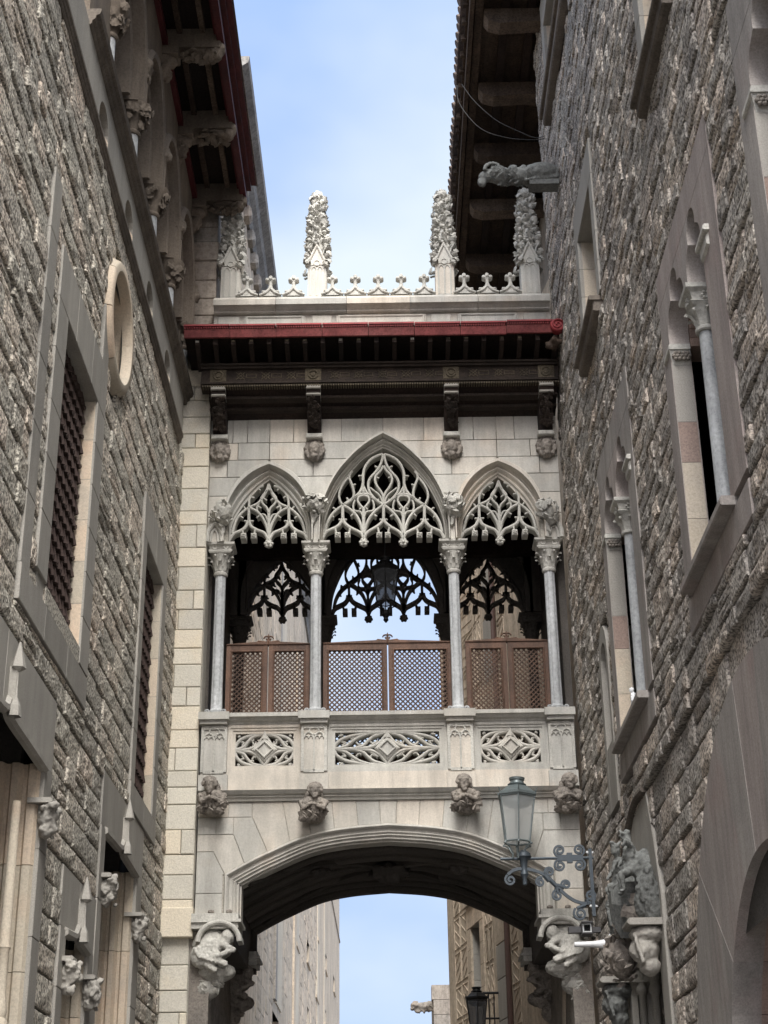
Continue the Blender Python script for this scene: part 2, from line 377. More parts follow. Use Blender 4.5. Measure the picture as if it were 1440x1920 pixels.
# rough-faced stone blocks: a few shared shapes, unit rectangle, front towards +c
AS_ = [-.5, -.468, -.32, -.16, 0, .16, .32, .468, .5]; BS_ = [-.5, -.44, -.25, -.08, .08, .25, .44, .5]
NXS, NYS = len(AS_), len(BS_)
def stone_shape(seed, rough):
    r = random.Random(seed); vs_ = []; fs = []
    off = Vector((seed*3.7, seed*1.3, 0)); tilt_a, tilt_b = r.uniform(-1, 1), r.uniform(-1, 1)
    for j in range(NYS):
        for i in range(NXS):
            a, b = AS_[i], BS_[j]
            fal = 0.0 if (abs(a) > .49 or abs(b) > .49) else (0.72 if (abs(a) > .46 or abs(b) > .43) else 1.0)
            h = 0.45+0.55*mnoise.noise(Vector((a*3.2, b*2.2, 0))+off)+0.30*mnoise.noise(Vector((a*8, b*6, 3))+off)
            h += 0.25*(a*tilt_a+b*tilt_b)
            da = 0.02*mnoise.noise(Vector((b*5, a*2, 9))+off); db = 0.028*mnoise.noise(Vector((a*5, b*2, 17))+off)
            vs_.append((a*0.985+da*(abs(a) > .4), b*0.97+db, max(0.0, fal*rough*(0.15+h))))
    for j in range(NYS-1):
        for i in range(NXS-1):
            q = j*NXS+i; fs.append((q, q+1, q+NXS+1, q+NXS))
    ring = [i for i in range(NXS)]+[j*NXS+NXS-1 for j in range(1, NYS)]+[(NYS-1)*NXS+i for i in range(NXS-2, -1, -1)]+[j*NXS for j in range(NYS-2, 0, -1)]
    n = len(vs_); vs_ += [(vs_[i][0], vs_[i][1], -0.09) for i in ring]; k = len(ring)
    for i in range(k): fs.append((ring[i], n+i, n+(i+1) % k, ring[(i+1) % k]))
    return np.array(vs_), fs
def lay(a0, a1, b0, b1, hr, lr, excl, rg, jit=0.0):
    out = []; b = b0
    while b < b1-0.05:
        h = rg.uniform(*hr); h = min(h, b1-b)
        if b1-(b+h) < hr[0]*0.5: h = b1-b
        iv = [(a0, a1)]
        for ex in excl:
            for (lo, hi) in ex(b, b+h):
                nv = []
                for (p, q) in iv:
                    if hi <= p or lo >= q: nv.append((p, q)); continue
                    if lo-p > 0.06: nv.append((p, lo))
                    if q-hi > 0.06: nv.append((hi, q))
                iv = nv
        todo = [(p, q, b, h) for p, q in iv]
        for ex in excl:                                  # cut stones above and below a dressed opening
            if not hasattr(ex, 'rect'): continue
            e0, e1, f0, f1 = ex.rect
            for (s0, s1) in ((f1, b+h), (b, f0)):
                if s1-s0 < .05 or s0 < b-1e-6 or s1 > b+h+1e-6 or not ex(b, b+h): continue
                sub = [(max(a0, e0), min(a1, e1))]
                for ex2 in excl:
                    if ex2 is ex: continue
                    for (lo, hi) in ex2(s0, s1)+(ex2(b, b+h) if not hasattr(ex2, 'rect') else []):
                        nv = []
                        for (p, q) in sub:
                            if hi <= p or lo >= q: nv.append((p, q)); continue
                            if lo-p > .06: nv.append((p, lo))
                            if q-hi > .06: nv.append((hi, q))
                        sub = nv
                todo += [(p, q, s0, s1-s0) for p, q in sub if q-p > .06]
        hrow, brow = h, b
        for (p, q, b, h) in todo:
            a = p
            while a < q-1e-6:
                l = rg.uniform(*lr)
                if q-(a+l) < lr[0]*0.55: l = q-a
                if rg.random() < 0.13 and h > hr[0]*1.05 and l > 0.3:
                    hh = h*rg.uniform(.4, .6); out.append((a, a+l, b, b+hh)); out.append((a, a+l, b+hh, b+h))
                else: out.append((a, a+l, b, b+h))
                a += l
        b = brow+hrow
    return out
def ex_rect(a0, a1, b0, b1):
    f = lambda p, q: [(a0, a1)] if (q > b0+0.02 and p < b1-0.02) else []
    f.rect = (a0, a1, b0, b1); return f
def ex_disc(ca, cb, r, floor=None):
    def f(p, q):
        if floor is not None and p < cb: return [(ca-r, ca+r)] if q > floor else []
        zz = min(max(cb, p), q); d_ = abs(zz-cb)
        if d_ >= r: return []
        w = math.sqrt(r*r-d_*d_); return [(ca-w, ca+w)]
    return f
def stonework(rects, frame, shapes, mat, wall, cfun, depth=1.0, limit=300, vis=None, seed=5, vgap=0.024):
    """every stone its own rough block: the largest in view as objects, the others joined"""
    rg = random.Random(seed); ranked = []
    for i, (a0, a1, b0, b1) in enumerate(rects):
        cs = [frame(a, b, 0) for a in (a0, a1) for b in (b0, b1)]
        pp = [proj(c) for c in cs]
        if all(-20 < x < 1460 and -20 < y < 1940 for x, y in pp) or any(0 < x < 1440 and 0 < y < 1920 for x, y in pp):
            x = [p[0] for p in pp]; y = [p[1] for p in pp]
            ar = abs((x[3]-x[0])*(y[1]-y[2])-(x[1]-x[2])*(y[3]-y[0]))/2
            cx, cy = sum(x)/4, sum(y)/4
            if not (0 < cx < 1440 and 0 < cy < 1920): ar *= 0.3
        else: ar = 0
        ranked.append((ar, i))
    ranked.sort(reverse=True); single = {i for ar, i in ranked[:limit] if ar > 0}
    A = Vector(frame(1, 0, 0))-Vector(frame(0, 0, 0)); Bv = Vector(frame(0, 1, 0))-Vector(frame(0, 0, 0)); Cv = Vector(frame(0, 0, 1))-Vector(frame(0, 0, 0))
    meshes = []
    for sv, sf in shapes:
        me = bpy.data.meshes.new('stone'); flip = A.cross(Bv).dot(Cv) < 0
        me.from_pydata([tuple(p) for p in sv], [], [f[::-1] if flip else f for f in sf])
        me.materials.append(MATS[mat]); meshes.append(me)
    V = []; Fc = []; RN = []; base = 0
    for i, (a0, a1, b0, b1) in enumerate(rects):
        k = rg.randrange(len(shapes)); gap = 0.016; gapb = vgap
        ca, cb = (a0+a1)/2, (b0+b1)/2; la, lb = a1-a0-gap, b1-b0-gapb
        sgn = rg.choice((-1, 1)); c0 = cfun(ca, cb)+rg.uniform(-0.012, 0.012); dp = depth*rg.uniform(.7, 1.25)
        if i in single:
            o = bpy.data.objects.new('stone', meshes[k])
            o.matrix_world = Matrix(((A.x*la, Bv.x*lb, Cv.x*dp, 0), (A.y*la, Bv.y*lb, Cv.y*dp, 0), (A.z*la, Bv.z*lb, Cv.z*dp, 0), (0, 0, 0, 1)))
            o.matrix_world.translation = Vector(frame(ca, cb, c0))
            mw = Matrix.Translation(frame(ca, cb, c0)) @ Matrix(((A.x*la, Bv.x*lb, Cv.x*dp, 0), (A.y*la, Bv.y*lb, Cv.y*dp, 0), (A.z*la, Bv.z*lb, Cv.z*dp, 0), (0, 0, 0, 1)))
            COL.objects.link(o); o.parent = wall; o.matrix_basis = mw
        else:
            sv, sf = shapes[k]; base = len(V)
            V += [frame(ca+p[0]*la*sgn, cb+p[1]*lb, c0+p[2]*dp) for p in sv]; Fc += [tuple(q+base for q in f) for f in sf]
            RN += [rg.random()]*len(sf)
    if Fc:
        me = bpy.data.meshes.new('stonework'); me.from_pydata(V, [], Fc); me.materials.append(MATS[mat])
        at = me.attributes.new('rnd', 'FLOAT', 'FACE'); at.data.foreach_set('value', RN)
        o = link(bpy.data.objects.new('stonework', me), wall); o['kind'] = 'stuff'
def sheet(frame, a0, a1, b0, b1, c, holes, name, mat, parent):
    As = sorted({a0, a1, *[x for h in holes for x in h[:2] if a0 < x < a1]}); Bs = sorted({b0, b1, *[x for h in holes for x in h[2:] if b0 < x < b1]})
    mb = MB(frame)
    for i in range(len(As)-1):
        for j in range(len(Bs)-1):
            ca, cb = (As[i]+As[i+1])/2, (Bs[j]+Bs[j+1])/2
            if any(h[0] < ca < h[1] and h[2] < cb < h[3] for h in holes): continue
            mb.add([(As[i], Bs[j], c), (As[i+1], Bs[j], c), (As[i+1], Bs[j+1], c), (As[i], Bs[j+1], c)], [(0, 1, 2, 3)])
    return mb.build(name, mat, parent)
# ================================================================== ground
g = MB(); g.box(-300, 300, -200, 600, -0.3, 0.0)
tag(g.build('ground', 'paving'), 'stone paving of the narrow street', None, None, 'structure')

# ================================================================== the bridge
BR = thing('stone_bridge', (0, 21.1, 5.0), 'pale stone covered footbridge with traceried gothic arches spanning the street', 'bridge')
def z3(zx, zy, c=0.0): return B(340+zx/1.846, 1180+zy/1.846, c)
def zt(zx, zy, c=-0.13): return B(580+zx/4.8, 820+zy/4.8, c)
def zs(zx, zy, c=-0.13): return B(400+zx/4.235, 800+zy/4.235, c)
def zp(zx, zy, c=0.05): return B(420+zx/3.273, 1330+zy/3.273, c)
Z_ABA, Z_TOP = 10.11, 12.02

# --- upper facade: ashlar blocks around three pointed arches
def mirror(path, ax): return path+[(2*ax-p[0], p[1]) for p in path[-2::-1]]
ctr_half = [B(*p) for p in [(597, 1012), (599, 962), (610, 922), (632, 882), (665, 846), (695, 823), (718, 810)]]
ctr_half[0] = (ctr_half[0][0], Z_ABA); ctr_half[-1] = (0.0, ctr_half[-1][1])
side_half = [B(*p) for p in [(417, 1012), (419, 962), (431, 924), (452, 895), (478, 877), (503.6, 867)]]
side_half[0] = (side_half[0][0], Z_ABA); side_half[-1] = (-1.578, side_half[-1][1])
ctr_arch = mirror(spline(ctr_half, 6), 0.0); left_arch = mirror(spline(side_half, 6), -1.578); right_arch = [(-x, z) for x, z in left_arch[::-1]]
def arch_x(path, ax, z, side):
    pts = path[:len(path)//2+1] if side < 0 else path[len(path)//2:][::-1]
    if z >= pts[-1][1]: return ax
    for p, q in zip(pts, pts[1:]):
        if p[1] <= z <= q[1]: return p[0]+(q[0]-p[0])*(z-p[1])/max(1e-6, q[1]-p[1])
    return pts[0][0]
arches = [(left_arch, -1.578), (ctr_arch, 0.0), (right_arch, 1.578)]
zc = [Z_ABA, ZB(966), ZB(926), ZB(891), ZB(859), ZB(827), Z_TOP]
fw = MB(FR_B)
fw.box(-2.40, 2.42, ZB(812), 12.6, -0.5, -0.02)                     # solid backing over the arches
for sgn in (-1, 1):
    fw.box(*sorted((sgn*2.40, sgn*2.12)), Z_ABA, 12.0, -0.45, -0.02)
    fw.box(sgn*0.93-0.05, sgn*0.93+0.05, Z_ABA, 11.9, -0.45, -0.02)
for path, ax in arches:                                              # spandrel fill behind the blocks
    for side in (-1, 1):
        half = path[:len(path)//2+1] if side < 0 else path[len(path)//2:][::-1]
        for p, q in zip(half, half[1:]):
            xo = ax+side*(0.95 if ax == 0 else 0.66)
            fw.prism([(p[0], p[1]), (xo, p[1]), (xo, q[1]), (q[0], q[1])], -0.45, -0.02)
facade = fw.build('facade_wall', 'mortar_light', BR)
rg = random.Random(3)
for ci in range(len(zc)-1):
    z0, z1 = zc[ci], zc[ci+1]; zz = [z0+(z1-z0)*k/5 for k in range(6)]
    bounds = [(lambda z: -2.40)]
    for path, ax in arches:
        bounds.append(lambda z, p=path, a=ax: arch_x(p, a, z, -1)); bounds.append(lambda z, p=path, a=ax: arch_x(p, a, z, 1))
    bounds.append(lambda z: 2.42)
    segs = []
    for k in range(0, len(bounds), 2): segs.append((bounds[k], bounds[k+1]))
    for (fa, fb) in segs:
        A_ = [fa(z) for z in zz]; B_ = [fb(z) for z in zz]
        lo, hi = max(A_), min(B_)
        if max(b-a for a, b in zip(A_, B_)) < 0.05: continue
        wseg = hi-lo; nj = max(0, round(wseg/0.47)-1+(ci % 2))
        cuts = [lo+wseg*(k+1+rg.uniform(-.16, .16))/(nj+1) for k in range(nj)] if wseg > 0.3 else []
        edges = [A_]+[[c_]*6 for c_ in cuts]+[B_]
        for l_, r_ in zip(edges, edges[1:]):
            poly = [(x, z) for x, z in zip(l_, zz)][::-1]+[(x, z) for x, z in zip(r_, zz)]
            if min(r-l for l, r in zip(l_, r_)) < 0.02:
                keep = [k for k in range(6) if r_[k]-l_[k] > 0.02]
                if len(keep) < 2: continue
                poly = [(l_[k], zz[k]) for k in keep][::-1]+[(r_[k], zz[k]) for k in keep]
            mb = MB(FR_B); mb.prism(inset(poly, 0.004), -0.12, rg.uniform(-0.002, 0.003), 0.004)
            mb.build('block', 'bridge_stone', facade)

# --- arch mouldings and tracery, front and rear
MOULD = [(0, -.34), (0, .04), (-.010, .06), (-.050, .06), (-.058, .03), (-.066, -.05), (-.086, -.08), (-.10, -.045), (-.114, -.035), (-.127, -.05), (-.137, -.09),
         (-.15, -.105), (-.165, -.08), (-.178, -.09), (-.187, -.12), (-.20, -.125), (-.212, -.13), (-.212, -.34)]
def tracery_center():
    mx = 668; tb = MB(FR_B); C0, C1 = -0.27, -0.12; ALL = []
    def both(pts, w=0.021, c1=C1, n=5):
        w *= .82
        p1 = [zt(*p) for p in spline(pts, n)]; p2 = [zt(2*mx-p[0], p[1]) for p in spline(pts, n)]
        tb.bar(p1, w, C0, c1); tb.bar(p2, w, C0, c1-0.001); ALL.extend(p1+p2)
    both([(120, 905), (152, 850), (200, 825), (252, 800), (288, 758), (300, 725)], .026)
    both([(300, 725), (316, 765), (360, 805), (425, 838), (470, 865), (490, 912)], .026)
    both([(490, 912), (512, 865), (550, 835), (610, 800), (655, 760), (668, 728)], .026)
    both([(300, 735), (300, 600)], .024); both([(668, 735), (668, 560)], .024)
    both([(140, 850), (165, 760), (215, 680), (298, 612), (390, 550), (440, 518), (487, 508), (535, 518), (590, 555), (668, 608)], .022)
    both([(487, 880), (462, 780), (425, 705), (365, 645), (298, 605)], .022)
    both([(489, 880), (515, 780), (552, 710), (608, 650), (668, 605)], .022)
    both([(489, 900), (489, 780), (489, 690), (488, 640)], .026)
    both([(488, 640), (452, 600), (435, 565), (448, 535), (488, 522)], .018); both([(488, 640), (524, 600), (540, 565), (528, 535), (488, 522)], .018)
    both([(488, 730), (462, 670), (405, 655), (395, 605), (412, 560)], .015, C1-.01); both([(488, 730), (512, 670), (572, 655), (582, 605), (566, 560)], .015, C1-.01)
    both([(300, 605), (345, 588), (388, 552), (402, 500), (385, 430), (362, 370), (366, 330), (390, 305)], .020)
    both([(292, 600), (268, 540), (275, 480), (305, 420), (350, 362)], .018)
    both([(400, 545), (455, 490), (482, 420), (484, 340), (500, 270), (545, 205), (605, 168), (660, 150)], .022)
    both([(487, 510), (487, 440)], .018)
    both([(487, 440), (520, 500), (560, 535)], .018)
    both([(600, 560), (548, 500), (530, 430), (545, 370), (590, 318), (632, 262), (655, 200), (664, 150)], .020)
    both([(668, 560), (655, 505), (612, 440), (592, 390), (600, 345), (640, 300), (666, 255)], .019)
    both([(660, 590), (632, 520), (572, 470), (548, 450)], .014, C1-.01)
    for cx, cy in [(245, 850), (355, 850), (630, 850), (705, 850)]:      # cusp shoots down to the rose blocks
        both([(cx+(-14 if cx in (245, 630) else 14), 812), (cx, 872)], .016)
    def cusp(x, y):                                                   # small cusp growing out of the nearest bar
        for q in (zt(x, y), zt(2*mx-x, y)):
            n_ = min(ALL0, key=lambda a_: (a_[0]-q[0])**2+(a_[1]-q[1])**2); d_ = math.hypot(q[0]-n_[0], q[1]-n_[1]) or 1
            l_ = min(.055, max(.03, d_)); e_ = (n_[0]+(q[0]-n_[0])/d_*l_, n_[1]+(q[1]-n_[1])/d_*l_)
            tb.bar([n_, e_], .011, C0, C1-.012); X_, Y_, Z_ = FR_B(e_[0], e_[1], C1-.03)
            bb = MB(); bb.ball((X_, Y_, Z_), .017, 1); n0 = len(tb.v); tb.v += bb.v; tb.f += [tuple(i+n0 for i in f) for f in bb.f]
    ALL0 = list(ALL)
    for (x, y, dx, dy) in [(215, 712, -22, -14), (365, 712, 22, -14), (270, 735, -20, 10), (330, 735, 20, 10), (432, 345, 0, 24), (330, 525, 0, 24), (590, 255, -18, 14), (640, 735, -20, 10), (605, 705, -22, -12), (740, 705, 22, -12),
                           (585, 640, 14, 14), (400, 660, -12, 14), (520, 640, 14, 12), (455, 640, -14, 12), (190, 610, 18, 6), (620, 360, 16, 8), (620, 555, 18, 4), (410, 420, -14, 4)]:
        cusp(x, y)
    return tb
def tracery_side(ax_sign):
    mx = 440; tb = MB(FR_B); C0, C1 = -0.27, -0.12; ALL = []
    def M(p): return p if ax_sign < 0 else (-p[0], p[1])
    def both(pts, w=0.021, c1=C1, n=5):
        w *= .82
        p1 = [M(zs(*p)) for p in spline(pts, n)]; p2 = [M(zs(2*mx-p[0], p[1])) for p in spline(pts, n)]
        tb.bar(p1, w, C0, c1); tb.bar(p2, w, C0, c1-0.001); ALL.extend(p1+p2)
    both([(122, 905), (160, 850), (215, 825), (255, 795), (280, 742)], .026)
    both([(280, 742), (300, 790), (350, 820), (405, 845), (440, 905)], .026)
    both([(281, 745), (281, 640)], .022)
    both([(150, 845), (180, 745), (225, 685), (285, 640), (350, 610), (395, 560), (425, 500), (440, 455)], .021)
    both([(436, 850), (415, 770), (375, 700), (335, 665), (283, 640)], .021)
    both([(440, 910), (440, 760), (440, 680)], .025)
    both([(440, 685), (425, 645), (392, 610), (380, 570), (402, 535), (440, 490)], .018)
    both([(440, 770), (410, 700), (365, 690), (345, 645), (362, 610)], .015, C1-.01)
    both([(283, 640), (285, 580), (310, 525), (355, 485), (400, 470)], .019)
    for cx in (240, 322):
        both([(cx+(-10 if cx == 240 else 10), 815), (cx, 872)], .015)
    def cusp(x, y):                                                   # small cusp growing out of the nearest bar
        for q in (M(zs(x, y)), M(zs(2*mx-x, y))):
            n_ = min(ALL0, key=lambda a_: (a_[0]-q[0])**2+(a_[1]-q[1])**2); d_ = math.hypot(q[0]-n_[0], q[1]-n_[1]) or 1
            l_ = min(.055, max(.03, d_)); e_ = (n_[0]+(q[0]-n_[0])/d_*l_, n_[1]+(q[1]-n_[1])/d_*l_)
            tb.bar([n_, e_], .011, C0, C1-.012); X_, Y_, Z_ = FR_B(e_[0], e_[1], C1-.03)
            bb = MB(); bb.ball((X_, Y_, Z_), .017, 1); n0 = len(tb.v); tb.v += bb.v; tb.f += [tuple(i+n0 for i in f) for f in bb.f]
    ALL0 = list(ALL)
    for (x, y, dx, dy) in [(232, 720, -18, -12), (340, 722, 18, -12), (250, 745, -16, 8), (312, 745, 16, 8), (375, 640, -14, 10), (420, 580, 16, 0), (320, 560, 14, 10), (235, 625, 16, 8), (370, 500, 4, 16)]:
        cusp(x, y)
    return tb
def rose(mb, x, z, r, y):
    mb.ball((x, y, z), (r, r*1.1, r*0.95), 1)
    for k in range(6):
        an = k*math.pi/3; mb.ball((x+math.cos(an)*r*.62, y-r*.5, z+math.sin(an)*r*.55), r*.42, 1)
    mb.ball((x, y-r*.8, z), r*.36, 1)
arch_sets = []
for (path, ax, nm) in [(left_arch, -1.578, 's'), (ctr_arch, 0.0, 'c'), (right_arch, 1.578, 't')]:
    ih = [B(*q, -.13) for q in ([(606, 1010), (610, 976), (621, 944), (637, 913), (656, 888), (679, 863), (700, 849), (718, 840)] if nm == 'c' else [(431, 1010), (435, 986), (446, 964), (461, 943), (478, 924), (490, 912), (503.6, 900)])]
    ih[0] = (ih[0][0], Z_ABA); ih[-1] = (0.0 if nm == 'c' else -1.578, ih[-1][1])
    ip = mirror(spline(ih, 6), ih[-1][0])
    if nm == 't': ip = [(-x, z) for x, z in ip[::-1]]
    def resamp(pt, n):
        L = [0]
        for a_, b_ in zip(pt, pt[1:]): L.append(L[-1]+math.hypot(b_[0]-a_[0], b_[1]-a_[1]))
        out = []
        for k in range(n):
            t_ = L[-1]*k/(n-1); i = max(1, min(len(L)-1, next((q for q in range(len(L)) if L[q] >= t_-1e-9), len(L)-1)))
            u = (t_-L[i-1])/max(1e-9, L[i]-L[i-1]); out.append((pt[i-1][0]+(pt[i][0]-pt[i-1][0])*u, pt[i-1][1]+(pt[i][1]-pt[i-1][1])*u))
        return out
    NA = 49; h_ = len(path)//2; g_ = len(ip)//2
    e_ = resamp(path[:h_+1], 25)+resamp(path[h_:], 25)[1:]; i_ = resamp(ip[:g_+1], 25)+resamp(ip[g_:], 25)[1:]
    mo = MB(FR_B); K = len(MOULD); vs_ = []
    for (pe, pi) in zip(e_, i_):
        for (o_, c_) in MOULD: u = -o_/.212; vs_.append((pe[0]+(pi[0]-pe[0])*u, pe[1]+(pi[1]-pe[1])*u, c_))
    mo.add(vs_, [(a_*K+q, a_*K+(q+1) % K, (a_+1)*K+(q+1) % K, (a_+1)*K+q) for a_ in range(NA-1) for q in range(K)]+[tuple(range(K))[::-1], tuple((NA-1)*K+q for q in range(K))])
    am = mo.build('arch_moulding', 'bridge_stone', BR, True, 28)
    tb = tracery_center() if nm == 'c' else tracery_side(-1 if nm == 's' else 1)
    t_o = tb.build('tracery', 'tracery', BR, True, 30)
    objs = [am, t_o]
    pts = [zt(490, 945), zt(2*668-490, 945)] if nm == 'c' else [zs(440, 930)]
    if nm == 't': pts = [(-p[0], p[1]) for p in pts]
    for p in pts:
        rb = MB(); rose(rb, p[0], p[1], 0.068, D+0.16); objs.append(rb.build('boss', 'tracery', t_o, True))
    small = [zt(x, 885) for x in (255, 345, 630, 706, 991, 1081)] if nm == 'c' else [zs(x, 872) for x in (240, 322, 558, 640)]
    if nm == 't': small = [(-p[0], p[1]) for p in small]
    for p in small:
        rb = MB(FR_B); rb.cbox(p[0]-.038, p[0]+.038, p[1]-.045, p[1]+.04, -.27, -.09, .012)
        for k in range(4): 
            an = k*math.pi/2+.5; x, y, z = FR_B(p[0]+math.cos(an)*.018, p[1]+math.sin(an)*.018, -.085); n0 = len(rb.v)
            bb = MB(); bb.ball((x, y, z), .015, 1); rb.f += [tuple(i+n0 for i in f) for f in bb.f]; rb.v += bb.v
        objs.append(rb.build('cusp_flower', 'tracery', t_o))
    arch_sets.append(objs)
# rear arcade: the same stonework turned round
ROT = Matrix.Translation((0, D+D2, 0)) @ Matrix.Rotation(math.pi, 4, 'Z')
def rear_copy(o, parent):
    c = o.copy(); COL.objects.link(c); c.parent = parent
    base = Matrix.Identity(4)
    if parent.type == 'EMPTY': c.matrix_parent_inverse = Matrix.Translation(-parent.location)
    c.matrix_basis = ROT if parent.type == 'EMPTY' else base
    c.material_slots[0].link = 'OBJECT'; c.material_slots[0].material = MATS['shaded_stone']; return c  # darker colour on the rear copies paints in the interior shade
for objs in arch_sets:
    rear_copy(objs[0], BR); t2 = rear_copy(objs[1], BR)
    for o in objs[2:]: rear_copy(o, t2)
rw = MB(FR_BR)
for z0, z1, c0, c1 in [(ZB(812), 12.6, -.5, .0)]: rw.box(-2.42, 2.42, z0, z1, c0, c1)
for path, ax in arches:
    for side in (-1, 1):
        half = path[:len(path)//2+1] if side < 0 else path[len(path)//2:][::-1]
        for p, q in zip(half, half[1:]):
            xo = ax+side*(0.95 if ax == 0 else 0.66)
            rw.prism([(p[0], p[1]), (xo, p[1]), (xo, q[1]), (q[0], q[1])], -0.45, 0.0)
for sgn in (-1, 1): rw.box(*sorted((sgn*2.42, sgn*2.12)), Z_ABA, 12.0, -.45, 0)
rw.build('rear_wall', 'shaded_stone', BR)

# --- columns: clustered shaft, moulded base with scrolls, leaf capital, square abacus
def leaf(mb, x, y, z, an, r, h, w):
    ca, sa = math.cos(an), math.sin(an)
    pr = [(r, 0, w*.7), (r+.012, h*.45, w), (r+.04, h*.8, w*.85), (r+.075, h, w*.5), (r+.085, h*.86, w*.25)]
    vs_ = []
    for rr, hh, ww in pr:
        for s_ in (-1, 0, 1):
            r2 = rr+(0.012 if s_ == 0 else 0); vs_.append((x+ca*r2-sa*ww*s_, y+sa*r2+ca*ww*s_, z+hh))
    fs = [(i*3+k, i*3+k+1, i*3+k+4, i*3+k+3) for i in range(len(pr)-1) for k in range(2)]
    n = len(vs_); vs_ += [(x+(vx-x)*.93, y+(vy-y)*.93, vz-.006) for vx, vy, vz in vs_]
    fs += [tuple(n+i for i in f[::-1]) for f in fs]; mb.add(vs_, fs)
def column(x, y, parent):
    zb0, zb1 = 7.66, 7.79; zs1 = 9.70
    mb = MB(); mb.lathe((x, y), [(.072, zb1), (.068, zb1+.3), (.066, zs1)], 32, 0, lambda an, z: 1+0.10*abs(math.cos(2*an))-0.06*(abs(math.sin(4*an)) < .3))
    sh = mb.build('column', 'marble', parent, True, 40)
    mb = MB(); mb.box(x-.135, x+.135, y-.135, y+.135, zb0-.02, zb0+.05)
    mb.lathe((x, y), [(.125, zb0+.05), (.135, zb0+.07), (.12, zb0+.09), (.095, zb0+.10), (.1, zb0+.125), (.085, zb0+.145), (.075, zb0+.16)], 20)
    for sx in (-1, 1):
        for k in range(10):
            pass
        sp = [(x+sx*(.105+.03*math.cos(t*.9)*(1-t/9)), y-.11, zb0+.10+.03*math.sin(t*.9)*(1-t/9)) for t in range(9)]
        mb.tube(sp, .011, 6)
    mb.build('base', 'marble', sh, True, 40)
    mb = MB(); mb.lathe((x, y), [(.085, zs1-.02), (.098, zs1), (.098, zs1+.02), (.082, zs1+.035), (.088, zs1+.10), (.108, zs1+.2), (.145, zs1+.29)], 20)
    for k in range(8): leaf(mb, x, y, zs1+.04, k*math.pi/4, .084, .13, .034)
    for k in range(8): leaf(mb, x, y, zs1+.10, (k+.5)*math.pi/4, .098, .15, .036)
    z0 = zs1+.29
    mb.lathe((x, y), [(.20, z0-.01), (.225, z0+.015), (.225, z0+.03)], 4, math.pi/4)
    for k in range(4):
        an = k*math.pi/2
        for s_ in (-.075, .075):
            cx, cy = x+math.cos(an)*.155-math.sin(an)*s_, y+math.sin(an)*.155+math.cos(an)*s_
            rb = [(cx+(math.cos(t)*.028)*-math.sin(an), cy+(math.cos(t)*.028)*math.cos(an), z0+.065+math.sin(t)*.026) for t in [q*math.pi/5 for q in range(11)]]
            mb.tube(rb, .009, 5)
    mb.lathe((x, y), [(.195, z0+.03), (.215, z0+.075), (.268, z0+.10), (.275, z0+.128)], 4, math.pi/4)
    mb.build('capital', 'carved', sh, True, 38)
    return sh
fcols = []
for i, x in enumerate((-2.22, -.93, .93, 2.22)):
    fcols.append(column(x, D+.19, BR))
for o in fcols:
    chs = list(o.children); c = rear_copy(o, BR)
    for ch in chs: rear_copy(ch, c)
# leafy corbels between the arch hoods
for i, (px, py, rx, rz) in enumerate([(415, 962, .12, .17), (589, 945, .16, .13), (850, 945, .12, .15), (1026, 958, .14, .17)]):
    x, z = B(px, py, .08); r = random.Random(40+i)
    bl = foliage((x, D-.07, z), (rx, .10, rz), 26, r, .36)
    bl += [((x+r.uniform(-.03, .03), D-.03, z-rz-.03*k), (.05-.006*k, .05, .05)) for k in range(5)]
    bl = [((x, D-.05, z), (rx*.7, .08, rz*.75))]+bl[-5:]
    o = carve('leaf_corbel', bl, .016, 'carved', BR, .008, 24, i, scatter((x, D-.07, z), (rx, .09, rz), 34, .085, r, True))
for sgn in (-1, 1):                                                # half niches at the ends
    mb = MB(FR_B); ax = sgn*2.30
    pth = [(ax-.10, Z_ABA), (ax-.095, Z_ABA+.12), (ax-.05, Z_ABA+.22), (ax, Z_ABA+.27), (ax+.05, Z_ABA+.22), (ax+.095, Z_ABA+.12), (ax+.10, Z_ABA)]
    mb.bar(spline(pth, 3), .03, -.05, .05); mb.bar(spline([(ax-.05, Z_ABA), (ax-.04, Z_ABA+.12), (ax, Z_ABA+.18), (ax+.04, Z_ABA+.12), (ax+.05, Z_ABA)], 3), .016, -.05, .03)
    mb.build('niche', 'carved', BR)

# --- balustrade
Zr1, Zr0, Zp0, Zb0, Zl0 = 7.66, 7.535, 6.90, 6.665, 6.545
mb = MB(FR_B)
rail_prof = [(Zr0, -.25), (Zr0, .06), (Zr0+.025, .07), (Zr0+.04, .11), (Zr0+.07, .13), (Zr0+.075, .17), (Zr1, .17), (Zr1, -.25)]
mb.add([(-2.36, z, c) for z, c in rail_prof]+[(2.36, z, c) for z, c in rail_prof], [(i, (i+1) % 8, 8+(i+1) % 8, 8+i) for i in range(8)]+[tuple(range(8))[::-1], tuple(range(8, 16))])
for x in (-2.21, -.93, .93, 2.21):
    x0, x1 = max(x-.20, -2.40), min(x+.20, 2.40)
    mb.box(x0, x1, Zr0+.03, Zr1+.004, -.2, .22); mb.box(max(x-.175, -2.385), min(x+.175, 2.385), Zr0-.02, Zr0+.03, -.2, .18)
mb.build('handrail', 'bridge_stone', BR)
mb = MB(FR_B); mb.box(-2.36, 2.37, Zb0, Zp0, -.25, .065)
mb.build('plinth_course', 'bridge_stone', BR)
mb = MB(FR_B)
lp = [(Zl0, -.2), (Zl0, .03), (Zl0+.03, .045), (Zl0+.045, .07), (Zl0+.06, .065), (Zl0+.075, .10), (Zb0-.003, .14), (Zb0-.003, -.2)]
mb.add([(-2.37, z, c) for z, c in lp]+[(2.38, z, c) for z, c in lp], [(i, (i+1) % 8, 8+(i+1) % 8, 8+i) for i in range(8)]+[tuple(range(8))[::-1], tuple(range(8, 16))])
